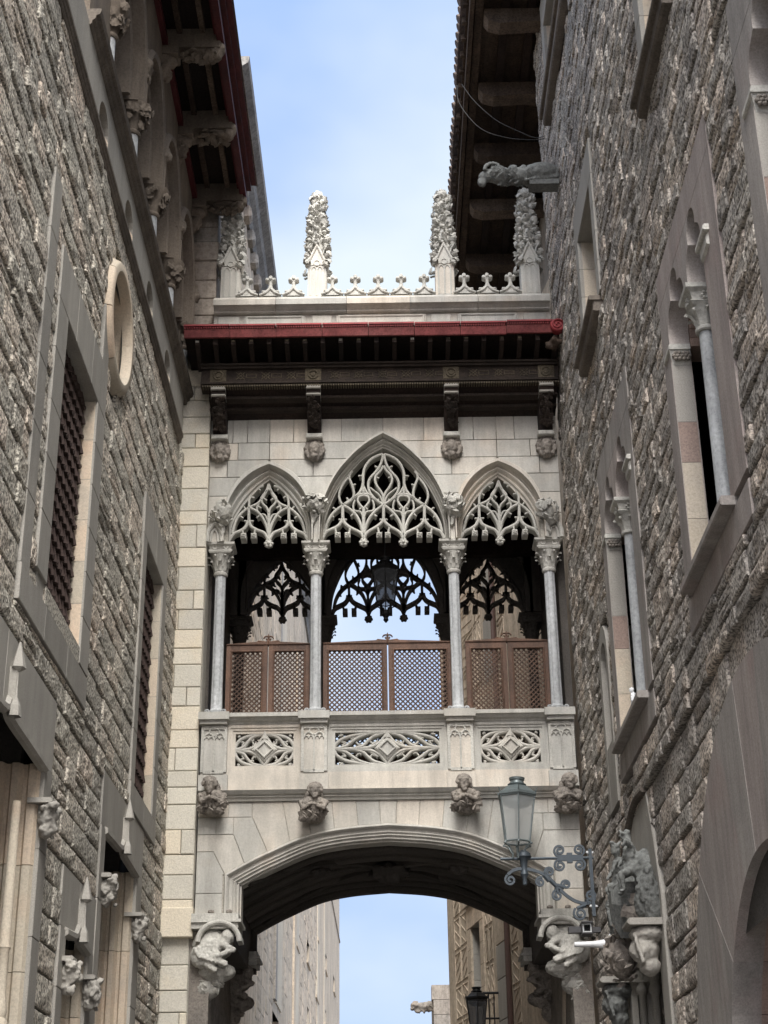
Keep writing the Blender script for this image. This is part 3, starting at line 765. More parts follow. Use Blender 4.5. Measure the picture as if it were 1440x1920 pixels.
mb.build('ledge_moulding', 'bridge_stone', BR)
for x in (-2.20, -.93, .93, 2.215):
    mb = MB(FR_B); w = .165
    mb.box(x-w, x+w, Zb0-.01, Zr0-.02, -.15, .105)
    mb.box(x-w-.02, x+w+.02, Zb0+.0, Zb0+.20, -.15, .125)
    pil = mb.build('pedestal', 'bridge_stone', BR)
    mb = MB(FR_B); z0, z1 = Zp0+.0, Zr0-.05                    # blind tracery on its face
    for s_ in (-w+.018, w-.018): mb.box(x+s_-.018, x+s_+.018, z0, z1, .10, .128)
    mb.box(x-w+.036, x+w-.036, z1-.03, z1+.02, .10, .127); mb.box(x-.011, x+.011, z0, z1-.14, .10, .126); mb.box(x-w+.036, x+w-.036, z0-.02, z0+.02, .10, .126)
    for s_ in (-1, 1):
        cx = x+s_*.068
        mb.bar([(cx+.056*math.cos(t), z1-.15+.07*math.sin(t)) for t in [k*math.pi/8 for k in range(9)]], .010, .10, .126)
        for q in (-.028, .028): mb.bar([(cx+q+.026*math.cos(t), z1-.155+.03*math.sin(t)) for t in [k*math.pi/6 for k in range(7)]], .006, .10, .122)
    mb.bar([(x+.062*math.cos(t), z1-.06+.05*math.sin(t)) for t in [k*math.pi/8 for k in range(16)]], .010, .10, .125, True)
    mb.build('blind_tracery', 'carved', pil)
def pierced_panel(x0, x1, wide):
    mb = MB(FR_B); z0, z1 = Zp0+.0, Zr0-.005; ox, oz = .10, .09
    X0, X1, Y0, Y1 = x0+ox, x1-ox, z0+.10, z1-.115
    for (f0, f1, c1) in [(0, .035, .062), (.035, .065, .045), (.065, .10, .03)]:
        a0, a1, b0, b1 = x0+f0, x1-f0, z0+f0, z1-f0*1.1
        mb.box(a0, a0+(f1-f0), b0, b1, -.12, c1); mb.box(a1-(f1-f0), a1, b0, b1, -.12, c1)
        mb.box(a0+(f1-f0), a1-(f1-f0), b0, b0+(f1-f0), -.12, c1-.001); mb.box(a0+(f1-f0), a1-(f1-f0), b1-(f1-f0)*1.1, b1, -.12, c1-.001)
    fr = mb.build('panel_frame', 'bridge_stone', BR)
    cx, cz = (X0+X1)/2, (Y0+Y1)/2; hx, hz = (X1-X0)/2, (Y1-Y0)/2; t = MB(FR_B); C0, C1 = -.10, .025
    def q4(pts, w, c1=C1):
        for sx in (-1, 1):
            for sz in (-1, 1):
                t.bar([(cx+sx*hx*u, cz+sz*hz*v) for u, v in spline(pts, 5)], w, C0, c1+.0007*(sx+2*sz))
    q4([(1.0, 0), (.82, .03), (.5, .10), (.25, .35), (.10, .70), (0, 1.0)] if not wide else [(1.0, 0), (.7, .02), (.35, .08), (.16, .35), (.06, .70), (0, 1.0)], .020)
    q4([(1.02, .0), (.97, .38), (.80, .72), (.50, .93), (.2, .99), (0, 1.0)], .021)
    if wide:
        q4([(.99, .02), (.80, .18), (.66, .5), (.52, .78), (.36, .95)], .019); q4([(.62, .06), (.47, .2), (.37, .5), (.26, .78), (.08, .97)], .019)
        q4([(.36, .10), (.27, .30), (.18, .5)], .013, C1-.01)
        q4([(.86, .25), (.80, .42), (.88, .45)], .010, C1-.015); q4([(.60, .45), (.55, .28), (.50, .34)], .010, C1-.015); q4([(.70, .62), (.62, .72), (.58, .62)], .010, C1-.015); q4([(.33, .5), (.29, .36), (.25, .42)], .010, C1-.015)
    else:
        q4([(.99, .04), (.72, .22), (.58, .55), (.40, .85), (.12, .97)], .019)
        q4([(.78, .32), (.72, .5), (.82, .55)], .011, C1-.015); q4([(.42, .55), (.36, .36), (.30, .45)], .011, C1-.015); q4([(.5, .7), (.42, .62), (.38, .7)], .011, C1-.015)
    q4([(.93, .86), (.86, .90), (.90, .97)], .012, C1-.01)
    d = .165
    t.prism([(cx-d, cz), (cx, cz-d), (cx+d, cz), (cx, cz+d)], C0, C1+.02, .02)
    t.bar([(cx-d*.62, cz), (cx, cz-d*.62), (cx+d*.62, cz), (cx, cz+d*.62)], .010, C1, C1+.045, True)
    t.prism([(cx-.045, cz+d*.8), (cx+.045, cz+d*.8), (cx, Y1+.05)], C0, C1+.025, .01)
    t.build('pierced_tracery', 'bridge_stone', fr, True, 30)
for (x0, x1, wd_) in [(-2.035, -1.095, False), (-.765, .765, True), (1.095, 2.05, False)]: pierced_panel(x0, x1, wd_)

# --- carved busts under the pedestals
for i, (px, py) in enumerate([(398, 1488), (588, 1500), (873, 1484), (1064, 1482)]):
    x, z = B(px, py, .2); x = max(-2.28, min(2.28, x)); r = random.Random(70+i); y = D-.2
    tn = (-.03, .02, -.02, .03)[i]
    bl = [((x+tn, y-.05, z+.10), (.072, .085, .10)), ((x+tn, y-.02, z+.13), (.088, .09, .085)), ((x+tn, y-.125, z+.10), (.016, .026, .035)), ((x+tn, y-.11, z+.135), (.06, .025, .016)), ((x+tn, y-.105, z+.045), (.05, .035, .03)), ((x+tn, y-.10, z+.015), (.04, .04, .05 if i in (0, 2) else .02)),
          ((x, y+.02, z-.03), (.165, .115, .085)), ((x, y+.06, z-.10), (.15, .13, .10)), ((x, y+.12, z-.19), (.13, .1, .08)), ((x, y+.14, z+.04), (.13, .12, .2))]
    bl += limb((x-.15, y, z-.03), (x-.12, y-.09, z-.12), .045, .036)+limb((x-.12, y-.09, z-.12), (x-.02, y-.13, z-.07), .036, .028)
    bl += limb((x+.15, y, z-.03), (x+.12, y-.09, z-.12), .045, .036)+limb((x+.12, y-.09, z-.12), (x+.02, y-.13, z-.08), .036, .028)
    bl += [((x+tn+.085*math.cos(t), y-.045, z+.12+.085*math.sin(t)), .024) for t in [k*.3-.3 for k in range(13)]]
    bl += [(q_, .014) for k in range(6) for q_, _ in limb((x-.13+.05*k, y-.075, z-.04), (x-.10+.04*k, y-.06, z-.18), .01, .01, 7)]
    carve('bust_corbel', bl, .011, 'carved_dark', BR, .008, 26, i, [((x+r.uniform(-.16, .16), y+r.uniform(-.08, .02), z-.16+r.uniform(-.09, .07)), (r.uniform(-.5, .5), -1, -.4), .09, .05) for _ in range(22)])['label'] = ['hooded carved bust holding a block', 'leafy crouching carved bust', 'bearded carved bust with raised hands', 'maned carved beast bust'][i]

# --- lower wall over the street arch: voussoirs
ext_px = [(421, 1640), (460, 1618), (502.5, 1597), (573, 1567), (643, 1552), (731, 1544)]
ext_half = [B(*p) for p in ext_px]; ext_half[-1] = (0.0, ext_half[-1][1])
ext = mirror(spline(ext_half, 8), 0.0)
def ext_z(x):
    for p, q in zip(ext, ext[1:]):
        if p[0] <= x <= q[0]: return p[1]+(q[1]-p[1])*(x-p[0])/max(1e-6, q[0]-p[0])
    return ext[0][1]
XJ = ext[0][0]; ZJ0 = 5.12
joints = [z3(150, 845)]+[None]*6
J = [((150, 845), (110, 770)), ((218, 806), (180, 710)), ((298, 766), (245, 650)), ((375, 730), (350, 596)), ((448, 704), (432, 596)), ((530, 688), (520, 596)), ((612, 678), (604, 596)), ((690, 671), (684, 596))]
Jw = [(z3(*a), z3(*b)) for a, b in J]
Jw = [((a[0], ext_z(a[0])), (b[0], b[1] if k < 3 else Zl0)) for k, (a, b) in enumerate(Jw)]
def arc_between(xa, xb, n=6): return [(xa+(xb-xa)*k/n, ext_z(xa+(xb-xa)*k/n)) for k in range(n+1)]
xe = -2.385; polys = []
zA, zB_, zC = Jw[0][1][1], Jw[1][1][1], Jw[2][1][1]
polys.append([(xe, zA), (xe, z3(60, 915)[1]), (XJ-.02, z3(60, 915)[1]), (XJ-.02, ext_z(XJ)), Jw[0][0], Jw[0][1]])
polys.append([(xe, z3(60, 915)[1]), (xe, ZJ0), (XJ-.02, ZJ0), (XJ-.02, z3(60, 915)[1])])
polys.append([(xe, zA), Jw[0][1]]+arc_between(Jw[0][0][0], Jw[1][0][0])+[Jw[1][1], (xe, zB_)])
polys.append([Jw[1][1]]+arc_between(Jw[1][0][0], Jw[2][0][0])+[Jw[2][1], (Jw[1][1][0], zC)])
polys.append([Jw[2][1]]+arc_between(Jw[2][0][0], Jw[3][0][0])+[Jw[3][1], (Jw[2][1][0], Zl0)])
for k in range(3, 7): polys.append([Jw[k][1]]+arc_between(Jw[k][0][0], Jw[k+1][0][0])+[Jw[k+1][1]])
xm = z3(122, 650)[0]
polys += [[(xe, zB_), (xm, zB_), (xm, zC+.0), (xe, zC)], [(xm, zB_), (Jw[1][1][0], zB_), (Jw[1][1][0], zC), (xm, zC)], [(xe, zC), (Jw[1][1][0]-.07, zC), (Jw[1][1][0]-.07, Zl0), (xe, Zl0)], [(Jw[1][1][0]-.07, zC), (Jw[2][1][0], zC), (Jw[2][1][0], Zl0), (Jw[1][1][0]-.07, Zl0)]]
lw = MB(FR_B)
for p, q in zip(ext, ext[1:]): lw.prism([(p[0], p[1]-.02), (q[0], q[1]-.02), (q[0], Zl0+.1), (p[0], Zl0+.1)], -.4, -.015)
lw.box(-2.38, XJ, ZJ0, Zl0+.1, -.4, -.015); lw.box(-XJ, 2.39, ZJ0, Zl0+.1, -.4, -.015)
lower = lw.build('spandrel_wall', 'mortar_light', BR)
for poly in polys:
    for s_ in (1, -1):
        pp = [(s_*x, z) for x, z in poly]
        mb = MB(FR_B); mb.prism(inset(pp, .0035), -.12, rg.uniform(-.002, .002), .004); mb.build('voussoir', 'bridge_stone', lower)
kx = Jw[7]
mb = MB(FR_B); mb.prism(inset([(-kx[1][0], Zl0), (kx[1][0], Zl0)]+arc_between(kx[0][0], -kx[0][0]), .0035), -.12, 0, .004); mb.build('voussoir', 'bridge_stone', lower)
# arch moulding with its short upright ends
full = [(XJ, ZJ0)]+ext+[(-XJ, ZJ0)]
AM = [(.0, -.3), (.0, .02), (-.012, .045), (-.03, .05), (-.05, .03), (-.062, .0), (-.085, -.01), (-.10, -.005), (-.12, -.03), (-.135, -.02), (-.155, -.05), (-.175, -.05), (-.19, -.10), (-.205, -.10), (-.21, -.3)]
mb = MB(FR_B); mb.sweep(full, AM); mb.build('street_arch_moulding', 'bridge_stone', BR, True, 35)
# vaulted underside: three ribs across, diagonal ribs, boss
def off_curve(path, d):
    out = []
    for i, p in enumerate(path):
        q0 = path[max(0, i-1)]; q1 = path[min(len(path)-1, i+1)]; dx, dy = q1[0]-q0[0], q1[1]-q0[1]; l = math.hypot(dx, dy); out.append((p[0]-dy/l*d, p[1]+dx/l*d))
    return out
soff = off_curve(ext, -.17)
mb = MB(FR_B)
mb.sweep([(soff[0][0], 4.9)]+soff+[(soff[-1][0], 4.9)], [(.0, -.10), (.3, -.10), (.3, -3.1), (.0, -3.1)])
vault = mb.build('vault', 'shaded_stone', BR)
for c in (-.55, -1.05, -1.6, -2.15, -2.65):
    mb = MB(FR_B); mb.sweep(soff, [(.05, c-.09), (-.03, c-.07), (-.06, c-.02), (-.06, c+.02), (-.03, c+.07), (.05, c+.09)]); mb.build('rib', 'shaded_stone', vault)
mb = MB(FR_B); mb.sweep([(soff[0][0], 4.9)]+soff+[(soff[-1][0], 4.9)], [(.05, -3.2), (-.075, -3.2), (-.075, -3.05), (-.03, -2.98), (.05, -2.95)]); mb.build('rear_arch_rib', 'shaded_stone', vault)
for s_ in (-1, 1):
    for e_ in (-1, 1):
        pts = []
        for k in range(13):
            u = k/12; x = s_*u*1.75; i = min(range(len(soff)), key=lambda q: abs(soff[q][0]-x)); pts.append((x, D+1.6+e_*u*1.4, soff[i][1]-.02))
        mb = MB(); mb.tube(pts, .05, 6); mb.build('rib', 'shaded_stone', vault)
r = random.Random(5); carve('vault_boss', foliage((0, D+1.6, soff[len(soff)//2][1]-.10), (.28, .28, .13), 30, r, .3), .03, 'shaded_stone', vault, .02, 15)
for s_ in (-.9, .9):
    i = min(range(len(soff)), key=lambda q: abs(soff[q][0]-s_)); carve('vault_boss', foliage((s_, D+1.1, soff[i][1]-.07), (.16, .16, .09), 18, r, .35), .03, 'shaded_stone', vault, .02, 15)
mb = MB(FR_BR)
for p, q in zip(soff, soff[1:]): mb.prism([(p[0], p[1]), (q[0], q[1]), (q[0], 6.9), (p[0], 6.9)], -.1, .0)
for s_ in (-1, 1): mb.box(*sorted((s_*2.4, soff[0][0]*-s_ if s_ > 0 else soff[0][0])), 4.9, 6.9, -.1, .0)
mb.build('rear_spandrel', 'bridge_stone', BR)
# corbels carrying the arch: moulded cap, figure in drapery, foliage below
def arch_corbel(sg, front=True, parent=BR):
    x0, x1 = sorted((sg*2.40, sg*1.83)); y0 = D-.12 if front else D2-.5
    zt_ = ZJ0+.0
    mb = MB(); 
    for (z0, z1, e) in [(zt_-.06, zt_+.02, .0), (zt_-.09, zt_-.055, .035), (zt_-.16, zt_-.085, .0)]:
        a0, a1 = sorted((sg*2.40, sg*(1.83-e))); mb.box(a0, a1, y0-e-(.05 if front else 0), y0+.55, z0, z1)
    cap = mb.build('corbel_cap', 'carved', parent)
    r = random.Random(3+sg); cx = sg*2.08; y = y0+.05; z = zt_-.42
    bl = [((cx+sg*.08, y+.15, z+.1), (.26, .26, .22)), ((cx-sg*.12, y-.05, z+.16), (.085, .09, .10)), ((cx+sg*.08, y-.03, z+.05), (.17, .12, .13)), ((cx+sg*.2, y-.02, z-.05), (.13, .12, .15))]
    bl += limb((cx-sg*.02, y-.08, z+.10), (cx-sg*.2, y-.13, z-.0), .055, .04)+limb((cx-sg*.2, y-.13, z), (cx-sg*.02, y-.15, z-.07), .04, .035)
    bl += limb((cx+sg*.12, y-.05, z-.05), (cx-sg*.1, y-.12, z-.16), .075, .05)+limb((cx+sg*.2, y-.05, z-.1), (cx+.02*sg, y-.1, z-.22), .07, .045)
    bl += [(p_, .022) for k in range(6) for p_, _ in limb((cx+sg*(.02+.05*k), y-.12, z+.12-.02*k), (cx+sg*(-.05+.05*k), y-.15, z-.16+.015*k), .02, .02, 9)]
    bl += [((cx+sg*(.02), y+.15, z-.22), (.24, .2, .12)), ((cx+sg*.14, y+.2, z-.40), (.17, .16, .14)), ((cx+sg*.2, y+.25, z-.58), (.11, .12, .12))]
    for k in range(34):
        u = r.random(); bl.append(((cx+sg*(.02+.2*u)+r.uniform(-.17, .17)*(1-.6*u), y+.05+.12*u+r.uniform(-.05, .05), z-.22-.42*u), (.05, .045, .035)))
    LV = [(c_, (0, -1, -.3), .075, .045) for c_, r_ in bl[-34:]]; bl = bl[:-34]
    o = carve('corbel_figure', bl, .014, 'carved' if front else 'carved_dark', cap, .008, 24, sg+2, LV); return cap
for sg in (-1, 1):
    arch_corbel(sg); arch_corbel(sg, False)
    mb = MB(FR_B)                                                   # curved hood over the figure
    pts = [(sg*(2.06+.25*math.cos(t)), 4.80+.23*math.sin(t)) for t in [math.pi*k/12 for k in range(13)]]
    mb.bar(pts if sg > 0 else pts, .03, -.1, .22); mb.build('corbel_hood', 'carved', BR)
    for k in range(2):
        mb = MB(); mb.ball((sg*(1.95+.22*k), D-.10, ZJ0+.05), (.045, .04, .03), 1); mb.build('leaf_stud', 'carved_dark', BR)
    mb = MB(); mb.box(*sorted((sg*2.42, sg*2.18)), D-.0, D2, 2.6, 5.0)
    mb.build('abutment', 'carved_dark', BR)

# --- floor, ceiling, inner ends
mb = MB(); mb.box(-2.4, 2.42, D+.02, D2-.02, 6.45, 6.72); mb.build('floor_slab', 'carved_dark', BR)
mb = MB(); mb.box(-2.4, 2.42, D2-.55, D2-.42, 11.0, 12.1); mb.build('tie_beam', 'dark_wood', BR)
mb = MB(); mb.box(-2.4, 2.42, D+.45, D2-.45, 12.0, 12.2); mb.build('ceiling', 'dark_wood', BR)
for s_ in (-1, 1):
    mb = MB(); mb.box(*sorted((s_*2.36, s_*2.46)), D+.42, D2-.2, 6.7, 12.0); mb.build('end_wall', 'shaded_stone', BR)
mb = MB()
mb.box(-2.36, 2.36, D2-.25, D2, 6.7, 7.6)
mb2 = MB()
for x in (-2.21, -.93, .93, 2.21): mb2.box(x-.17, x+.17, D2-.25, D2+.1, 6.6, 7.66)
mb2.box(-2.4, 2.4, D2-.25, D2+.15, 7.55, 7.655); mb2.build('rear_rail', 'bridge_stone', BR)

# --- canopy
CAN = MB(FR_B)
ZF1, ZF0 = 12.886, 12.735
CAN.add([(-2.70, 12.86, 1.0), (2.44, 12.86, 1.0), (2.44, 13.42, 0), (-2.70, 13.42, 0), (-2.70, 12.80, .96), (2.44, 12.80, .96), (2.44, 12.72, 0), (-2.70, 12.72, 0)],
        [(0, 1, 2, 3), (7, 6, 5, 4), (0, 4, 5, 1), (1, 5, 6, 2), (3, 2, 6, 7), (0, 3, 7, 4)])
canopy = CAN.build('canopy', 'dark_wood', BR)
x = -2.70; k = 0
while x < 2.46:
    l = .63; x1 = min(x+l, 2.47); mb = MB(FR_B); dz = rg.uniform(-.006, .006)+.004*math.sin(k)
    mb.add([(x+.004, ZF0+dz, .985), (x1-.004, ZF0+dz, .985), (x1-.004, ZF1-.05+dz, 1.03), (x+.004, ZF1-.05+dz, 1.03), (x+.004, ZF0+dz, .95), (x1-.004, ZF0+dz, .95), (x1-.004, ZF1-.05+dz, .95), (x+.004, ZF1-.05+dz, .95)],
           [(0, 1, 2, 3), (7, 6, 5, 4), (0, 4, 5, 1), (1, 5, 6, 2), (2, 6, 7, 3), (3, 7, 4, 0)])
    mb.build('fascia_tile', 'red_tile', canopy)
    mb = MB(FR_B); mb.box(x+.003, x1-.003, ZF1-.014+dz, ZF1+.012+dz, .93, 1.06); q = x+.012
    while q < x1-.012: mb.box(q, q+.016, ZF1-.046+dz, ZF1-.012+dz, .95, 1.045); q += .032
    mb.build('dentil_trim', 'red_paint', canopy); x = x1; k += 1
mb = MB(FR_B)                                                   # scroll at the right end
mb.prism([(2.40+.10*math.cos(t), 12.82+.10*math.sin(t)) for t in [i*math.pi/8 for i in range(16)]], .95, 1.06, .015)
mb.bar([(2.40+(.085-.004*i)*math.cos(i*.55), 12.82+(.085-.004*i)*math.sin(i*.55)) for i in range(20)], .010, 1.05, 1.08); mb.build('scroll_end', 'red_paint', canopy)
mb = MB(); mb.box(2.30, 2.47, D-.98, D-.4, 12.55, 12.70); 
carve('beam_end', foliage((2.36, D-.9, 12.62), (.12, .1, .09), 14, random.Random(2), .4), .02, 'old_wood', canopy, .01, 18)
for i in range(21):                                              # rafter tails with pale ends
    xx = -2.52+i*.245; mb = MB(FR_B)
    mb.add([(xx-.03, 12.50, .45), (xx+.03, 12.50, .45), (xx+.03, 12.66, .92), (xx-.03, 12.66, .92), (xx-.03, 12.60, .45), (xx+.03, 12.60, .45), (xx+.03, 12.76, .92), (xx-.03, 12.76, .92)],
           [(0, 1, 2, 3), (7, 6, 5, 4), (0, 4, 5, 1), (1, 5, 6, 2), (2, 6, 7, 3), (3, 7, 4, 0)])
    rf = mb.build('rafter', 'dark_wood', canopy)
    if i % 3 != 1:
        mb = MB(FR_B); mb.cbox(xx-.024, xx+.024, 12.69, 12.72, .90, .935, .008); mb.build('rafter_cap', 'gilt' if i % 4 else 'smooth_grey', rf)
mb = MB(FR_B)
for (z0, z1, c1) in [(12.465, 12.50, .60), (12.50, 12.53, .63), (12.245, 12.272, .57), (12.225, 12.245, .54)]: mb.box(-2.50, 2.43, z0, z1, .30, c1)
mb.box(-2.50, 2.43, 12.27, 12.47, .30, .55); beam = mb.build('cornice_beam', 'painted_beam', canopy)
BX = (-2.26, -.95, .95, 2.26)
for x in BX:
    mb = MB(FR_B); mb.box(x-.11, x+.11, 12.275, 12.46, .5, .572)
    mb.bar([(x+.066*math.cos(t), 12.367+.066*math.sin(t)) for t in [i*math.pi/4+.39 for i in range(8)]], .012, .57, .59, True)
    mb.prism([(x+.04*math.cos(i*math.pi/4), 12.367+.04*math.sin(i*math.pi/4)) for i in range(8)], .56, .585, .01); mb.build('medallion', 'gilt', beam)
for x0, x1, nk in [(-2.13, -1.08, 3), (-.82, .82, 5), (1.08, 2.13, 3)]:
    mb = MB(FR_B); L0 = (x1-x0)/nk
    for i in range(nk):
        cx = x0+(i+.5)*L0
        for s_ in (-1, 1): mb.bar([(cx-.06, 12.367+s_*.055), (cx, 12.367), (cx+.06, 12.367-s_*.055)], .006, .545, .560+.001*s_)
        mb.bar([(cx-.05, 12.367), (cx, 12.317), (cx+.05, 12.367), (cx, 12.417)], .005, .545, .558, True)
        w = L0/2-.09
        if w > .05: mb.bar([(cx+.08, 12.34), (cx+.08+w*1.6, 12.34), (cx+.08+w*1.6, 12.395), (cx+.08, 12.395)], .005, .545, .557, True)
    mb.build('painted_strapwork', 'gilt', beam)
mb = MB(FR_B)
q = -2.48
while q < 2.42: mb.box(q, q+.018, 12.205, 12.232, .45, .553); q += .034
mb.build('bead_trim', 'gilt', beam)
for z, c in [(12.02, .12), (12.10, .30)]:                        # soffit boards and battens
    mb = MB(FR_B); mb.box(-2.40, 2.42, z, z+.04, c-.09, c+.09); mb.build('soffit_batten', 'painted_beam', canopy)
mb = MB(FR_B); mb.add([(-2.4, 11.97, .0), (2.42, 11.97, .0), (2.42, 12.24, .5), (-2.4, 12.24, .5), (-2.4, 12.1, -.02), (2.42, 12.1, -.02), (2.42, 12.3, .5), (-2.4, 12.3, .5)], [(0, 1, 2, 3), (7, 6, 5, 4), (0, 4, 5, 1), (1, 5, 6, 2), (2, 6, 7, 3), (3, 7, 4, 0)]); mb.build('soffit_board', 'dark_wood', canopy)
for i, x in enumerate(BX):                                       # carved timber brackets on stone heads
    mb = MB(); pr = [(0.02, 11.66), (-.12, 11.66), (-.17, 11.76), (-.26, 11.86), (-.30, 12.0), (-.44, 12.06), (-.50, 12.12), (-.52, 12.22), (0.02, 12.22)]
    n = len(pr); w = .095
    mb.add([(x-w, D+y, z) for y, z in pr]+[(x+w, D+y, z) for y, z in pr], [tuple(range(n)), tuple(range(n, 2*n))[::-1]]+[(k, (k+1) % n, n+(k+1) % n, n+k) for k in range(n)])
    bk = mb.build('bracket', 'dark_wood', canopy)
    r = random.Random(90+i)
    bl = [((x-.045, D-.33, 11.98), .05), ((x+.045, D-.33, 11.98), .05), ((x, D-.28, 11.9), (.07, .07, .07)), ((x, D-.22, 11.80), (.06, .05, .09))]
    bl += [((x+r.uniform(-.075, .075), D-.19-.33*u+r.uniform(-.02, .0), 11.70+.33*u), (.028, .03, .035)) for u in [r.random() for _ in range(34)]]
    carve('bracket_carving', bl[:4], .014, 'painted_beam', bk, .008, 25, i, [(c_, (0, -.8, -.5), .06, .03) for c_, _ in bl[4:]])
    mb = MB(FR_B); mb.cbox(x-.10, x+.10, 12.17, 12.225, .3, .545, .01); mb.cbox(x-.10, x+.10, 12.09, 12.13, .3, .50, .012); mb.build('bracket_roll', 'smooth_grey', bk)
    mb = MB(FR_B); mb.cbox(x-.115, x+.115, 11.60, 11.67, -.05, .17, .012); cp = mb.build('corbel_block', 'carved', BR)
    bl = [((x, D-.08, 11.46), (.085, .09, .12)), ((x, D-.02, 11.45), (.12, .09, .14)), ((x, D-.15, 11.46), (.02, .03, .04)), ((x-.035, D-.145, 11.49), .015), ((x+.035, D-.145, 11.49), .015), ((x, D-.14, 11.41), (.03, .02, .012)), ((x, D-.1, 11.35), (.06, .05, .05))]
    bl += [((x+.12*math.cos(t), D-.06, 11.46+.14*math.sin(t)), (.038, .05, .045)) for t in [k*.5 for k in range(13)]]
    carve('corbel_head', bl, .013, 'carved_dark', cp, .010, 22, i)

# --- parapet with pinnacles and fleurons
mb = MB(FR_B); mb.box(-2.42, 2.44, 12.6, 13.70, -.45, -.02); par = mb.build('parapet_wall', 'bridge_stone', BR)
for x0, x1 in [(-2.36, -2.05), (-1.98, -1.1), (-1.0, -.72), (-.65, .65), (.72, 1.0), (1.1, 1.98), (2.05, 2.38)]:
    mb = MB(FR_B); mb.cbox(x0, x1, 13.45, 13.66, -.02, .012, .006)
    if x1-x0 > .6: mb.bar([(x0+.04, 13.48), (x1-.04, 13.48), (x1-.04, 13.64), (x0+.04, 13.64)], .018, .0, .03, True)
    mb.build('panel', 'bridge_stone', par)
cp = [(13.69, -.45), (13.69, .02), (13.705, .05), (13.73, .05), (13.76, .10), (13.775, .15), (13.86, .16), (13.87, .12), (13.925, .10), (13.93, -.45)]
x = -2.42
for k, x1 in enumerate([-1.52, -.5, .42, 1.4, 2.44]):
    mb = MB(FR_B); n = len(cp)
    mb.add([(x+.003, z, c) for z, c in cp]+[(x1-.003, z, c) for z, c in cp], [(i, (i+1) % n, n+(i+1) % n, n+i) for i in range(n)]+[tuple(range(n))[::-1], tuple(range(n, 2*n))]); mb.build('coping', 'bridge_stone', par); x = x1
# fleuron: cross-shaped bud over two cusps
hp = [(0, .325), (.02, .318), (.03, .30), (.032, .285), (.055, .292), (.075, .278), (.078, .255), (.06, .238), (.035, .235), (.022, .215), (.024, .17), (.036, .13), (.07, .10), (.125, .10), (.13, .075), (.105, .05), (.085, .03), (.135, .01), (.165, .0)]
poly = [(-a, b) for a, b in hp[::-1]][:-1]+hp
Z0 = 13.955; fl0 = None
for x in [-1.945, -1.605, -1.27, -.705, -.372, -.038, .296, .63, 1.215, 1.55, 1.885]:
    if fl0 is None:
        mb = MB(FR_B); mb.prism([(a, b*1.12+Z0) for a, b in poly], -.02, .08, .016)
        mb.bar([(-.16, Z0+.02), (-.06, Z0+.06), (0, Z0+.13), (.06, Z0+.06), (.16, Z0+.02)], .014, .06, .10)
        fm = mb.mesh('fleuron', 'carved'); fl0 = fm
        bb = MB(); bb.ball((0, D-.06, Z0+.30), (.035, .05, .035), 1); bmh = bb.mesh('bud', 'carved', True)
    o = bpy.data.objects.new('fleuron', fl0); COL.objects.link(o); o.parent = par; o.location.x = x
    b2 = bpy.data.objects.new('bud', bmh); COL.objects.link(b2); b2.parent = o
# pinnacle
def pinnacle(x, parent):
    y = D+.24; w = .135
    mb = MB(); mb.box(x-.17, x+.17, y-.17, y+.17, 13.92, 14.02); mb.box(x-w, x+w, y-w, y+w, 14.0, 14.62)
    sh = mb.build('pinnacle', 'bridge_stone', parent)
    for k in range(2):
        mb = MB(); yy = y-w
        FRp = (lambda a, b, c: (x+a, y-w-c, b)) if k == 0 else (lambda a, b, c: (x+(w+c)*(-1 if x > 0 else 1), y+a, b))
        mb = MB(FRp)
        mb.prism([(-w-.02, 14.60), (w+.02, 14.60), (0, 14.93)], -.05, .01); mb.bar([(-w-.02, 14.58), (0, 14.94), (w+.02, 14.58)], .022, -.03, .035)
        for s_ in (-.09, 0, .09): mb.box(s_-.012, s_+.012, 14.06, 14.52, -.02, .012)
        mb.box(-.10, .10, 14.03, 14.07, -.02, .012)
        for s_ in (-.045, .045): mb.bar([(s_+.036*math.cos(t), 14.52+.05*math.sin(t)) for t in [q*math.pi/6 for q in range(7)]], .010, -.02, .014)
        mb.bar([(.045*math.cos(t), 14.63+.045*math.sin(t)) for t in [q*math.pi/6 for q in range(12)]], .010, -.02, .02, True)
        mb.build('gable', 'bridge_stone', sh)
    r = random.Random(17); LV = []
    bl = [((x, y, 14.6+.16*k), (.14-.006*k, .14-.006*k, .12)) for k in range(9)]
    for k in range(9):
        z = 14.62+.145*k; rr = .205-.0125*k
        for q in range(4):
            an = math.pi/4+q*math.pi/2
            cc = (x+rr*1.0*math.cos(an), y+rr*1.0*math.sin(an), z); bl.append((cc, .042)); LV += scatter(cc, (.05, .05, .055), 7, .07, r)
        for q in range(4):
            an = q*math.pi/2; 
            cc = (x+rr*.8*math.cos(an), y+rr*.8*math.sin(an), z+.07)
            if k > 1: bl.append((cc, .038)); LV += scatter(cc, (.042, .042, .045), 6, .062, r)
    bl.append(((x, y, 15.90), .07)); LV += scatter((x, y, 15.90), (.08, .08, .09), 16, .07, r)
    carve('crocketed_spire', bl, .018, 'carved', sh, .006, 26, int(x*10), LV); return sh
p0 = pinnacle(-2.215, par); ch = list(p0.children)
for x in (-.94, .94, 2.20):
    c = clone(p0, (x+2.215, 0, 0), par)
    for q in ch:
        c2 = q.copy(); COL.objects.link(c2); c2.parent = c
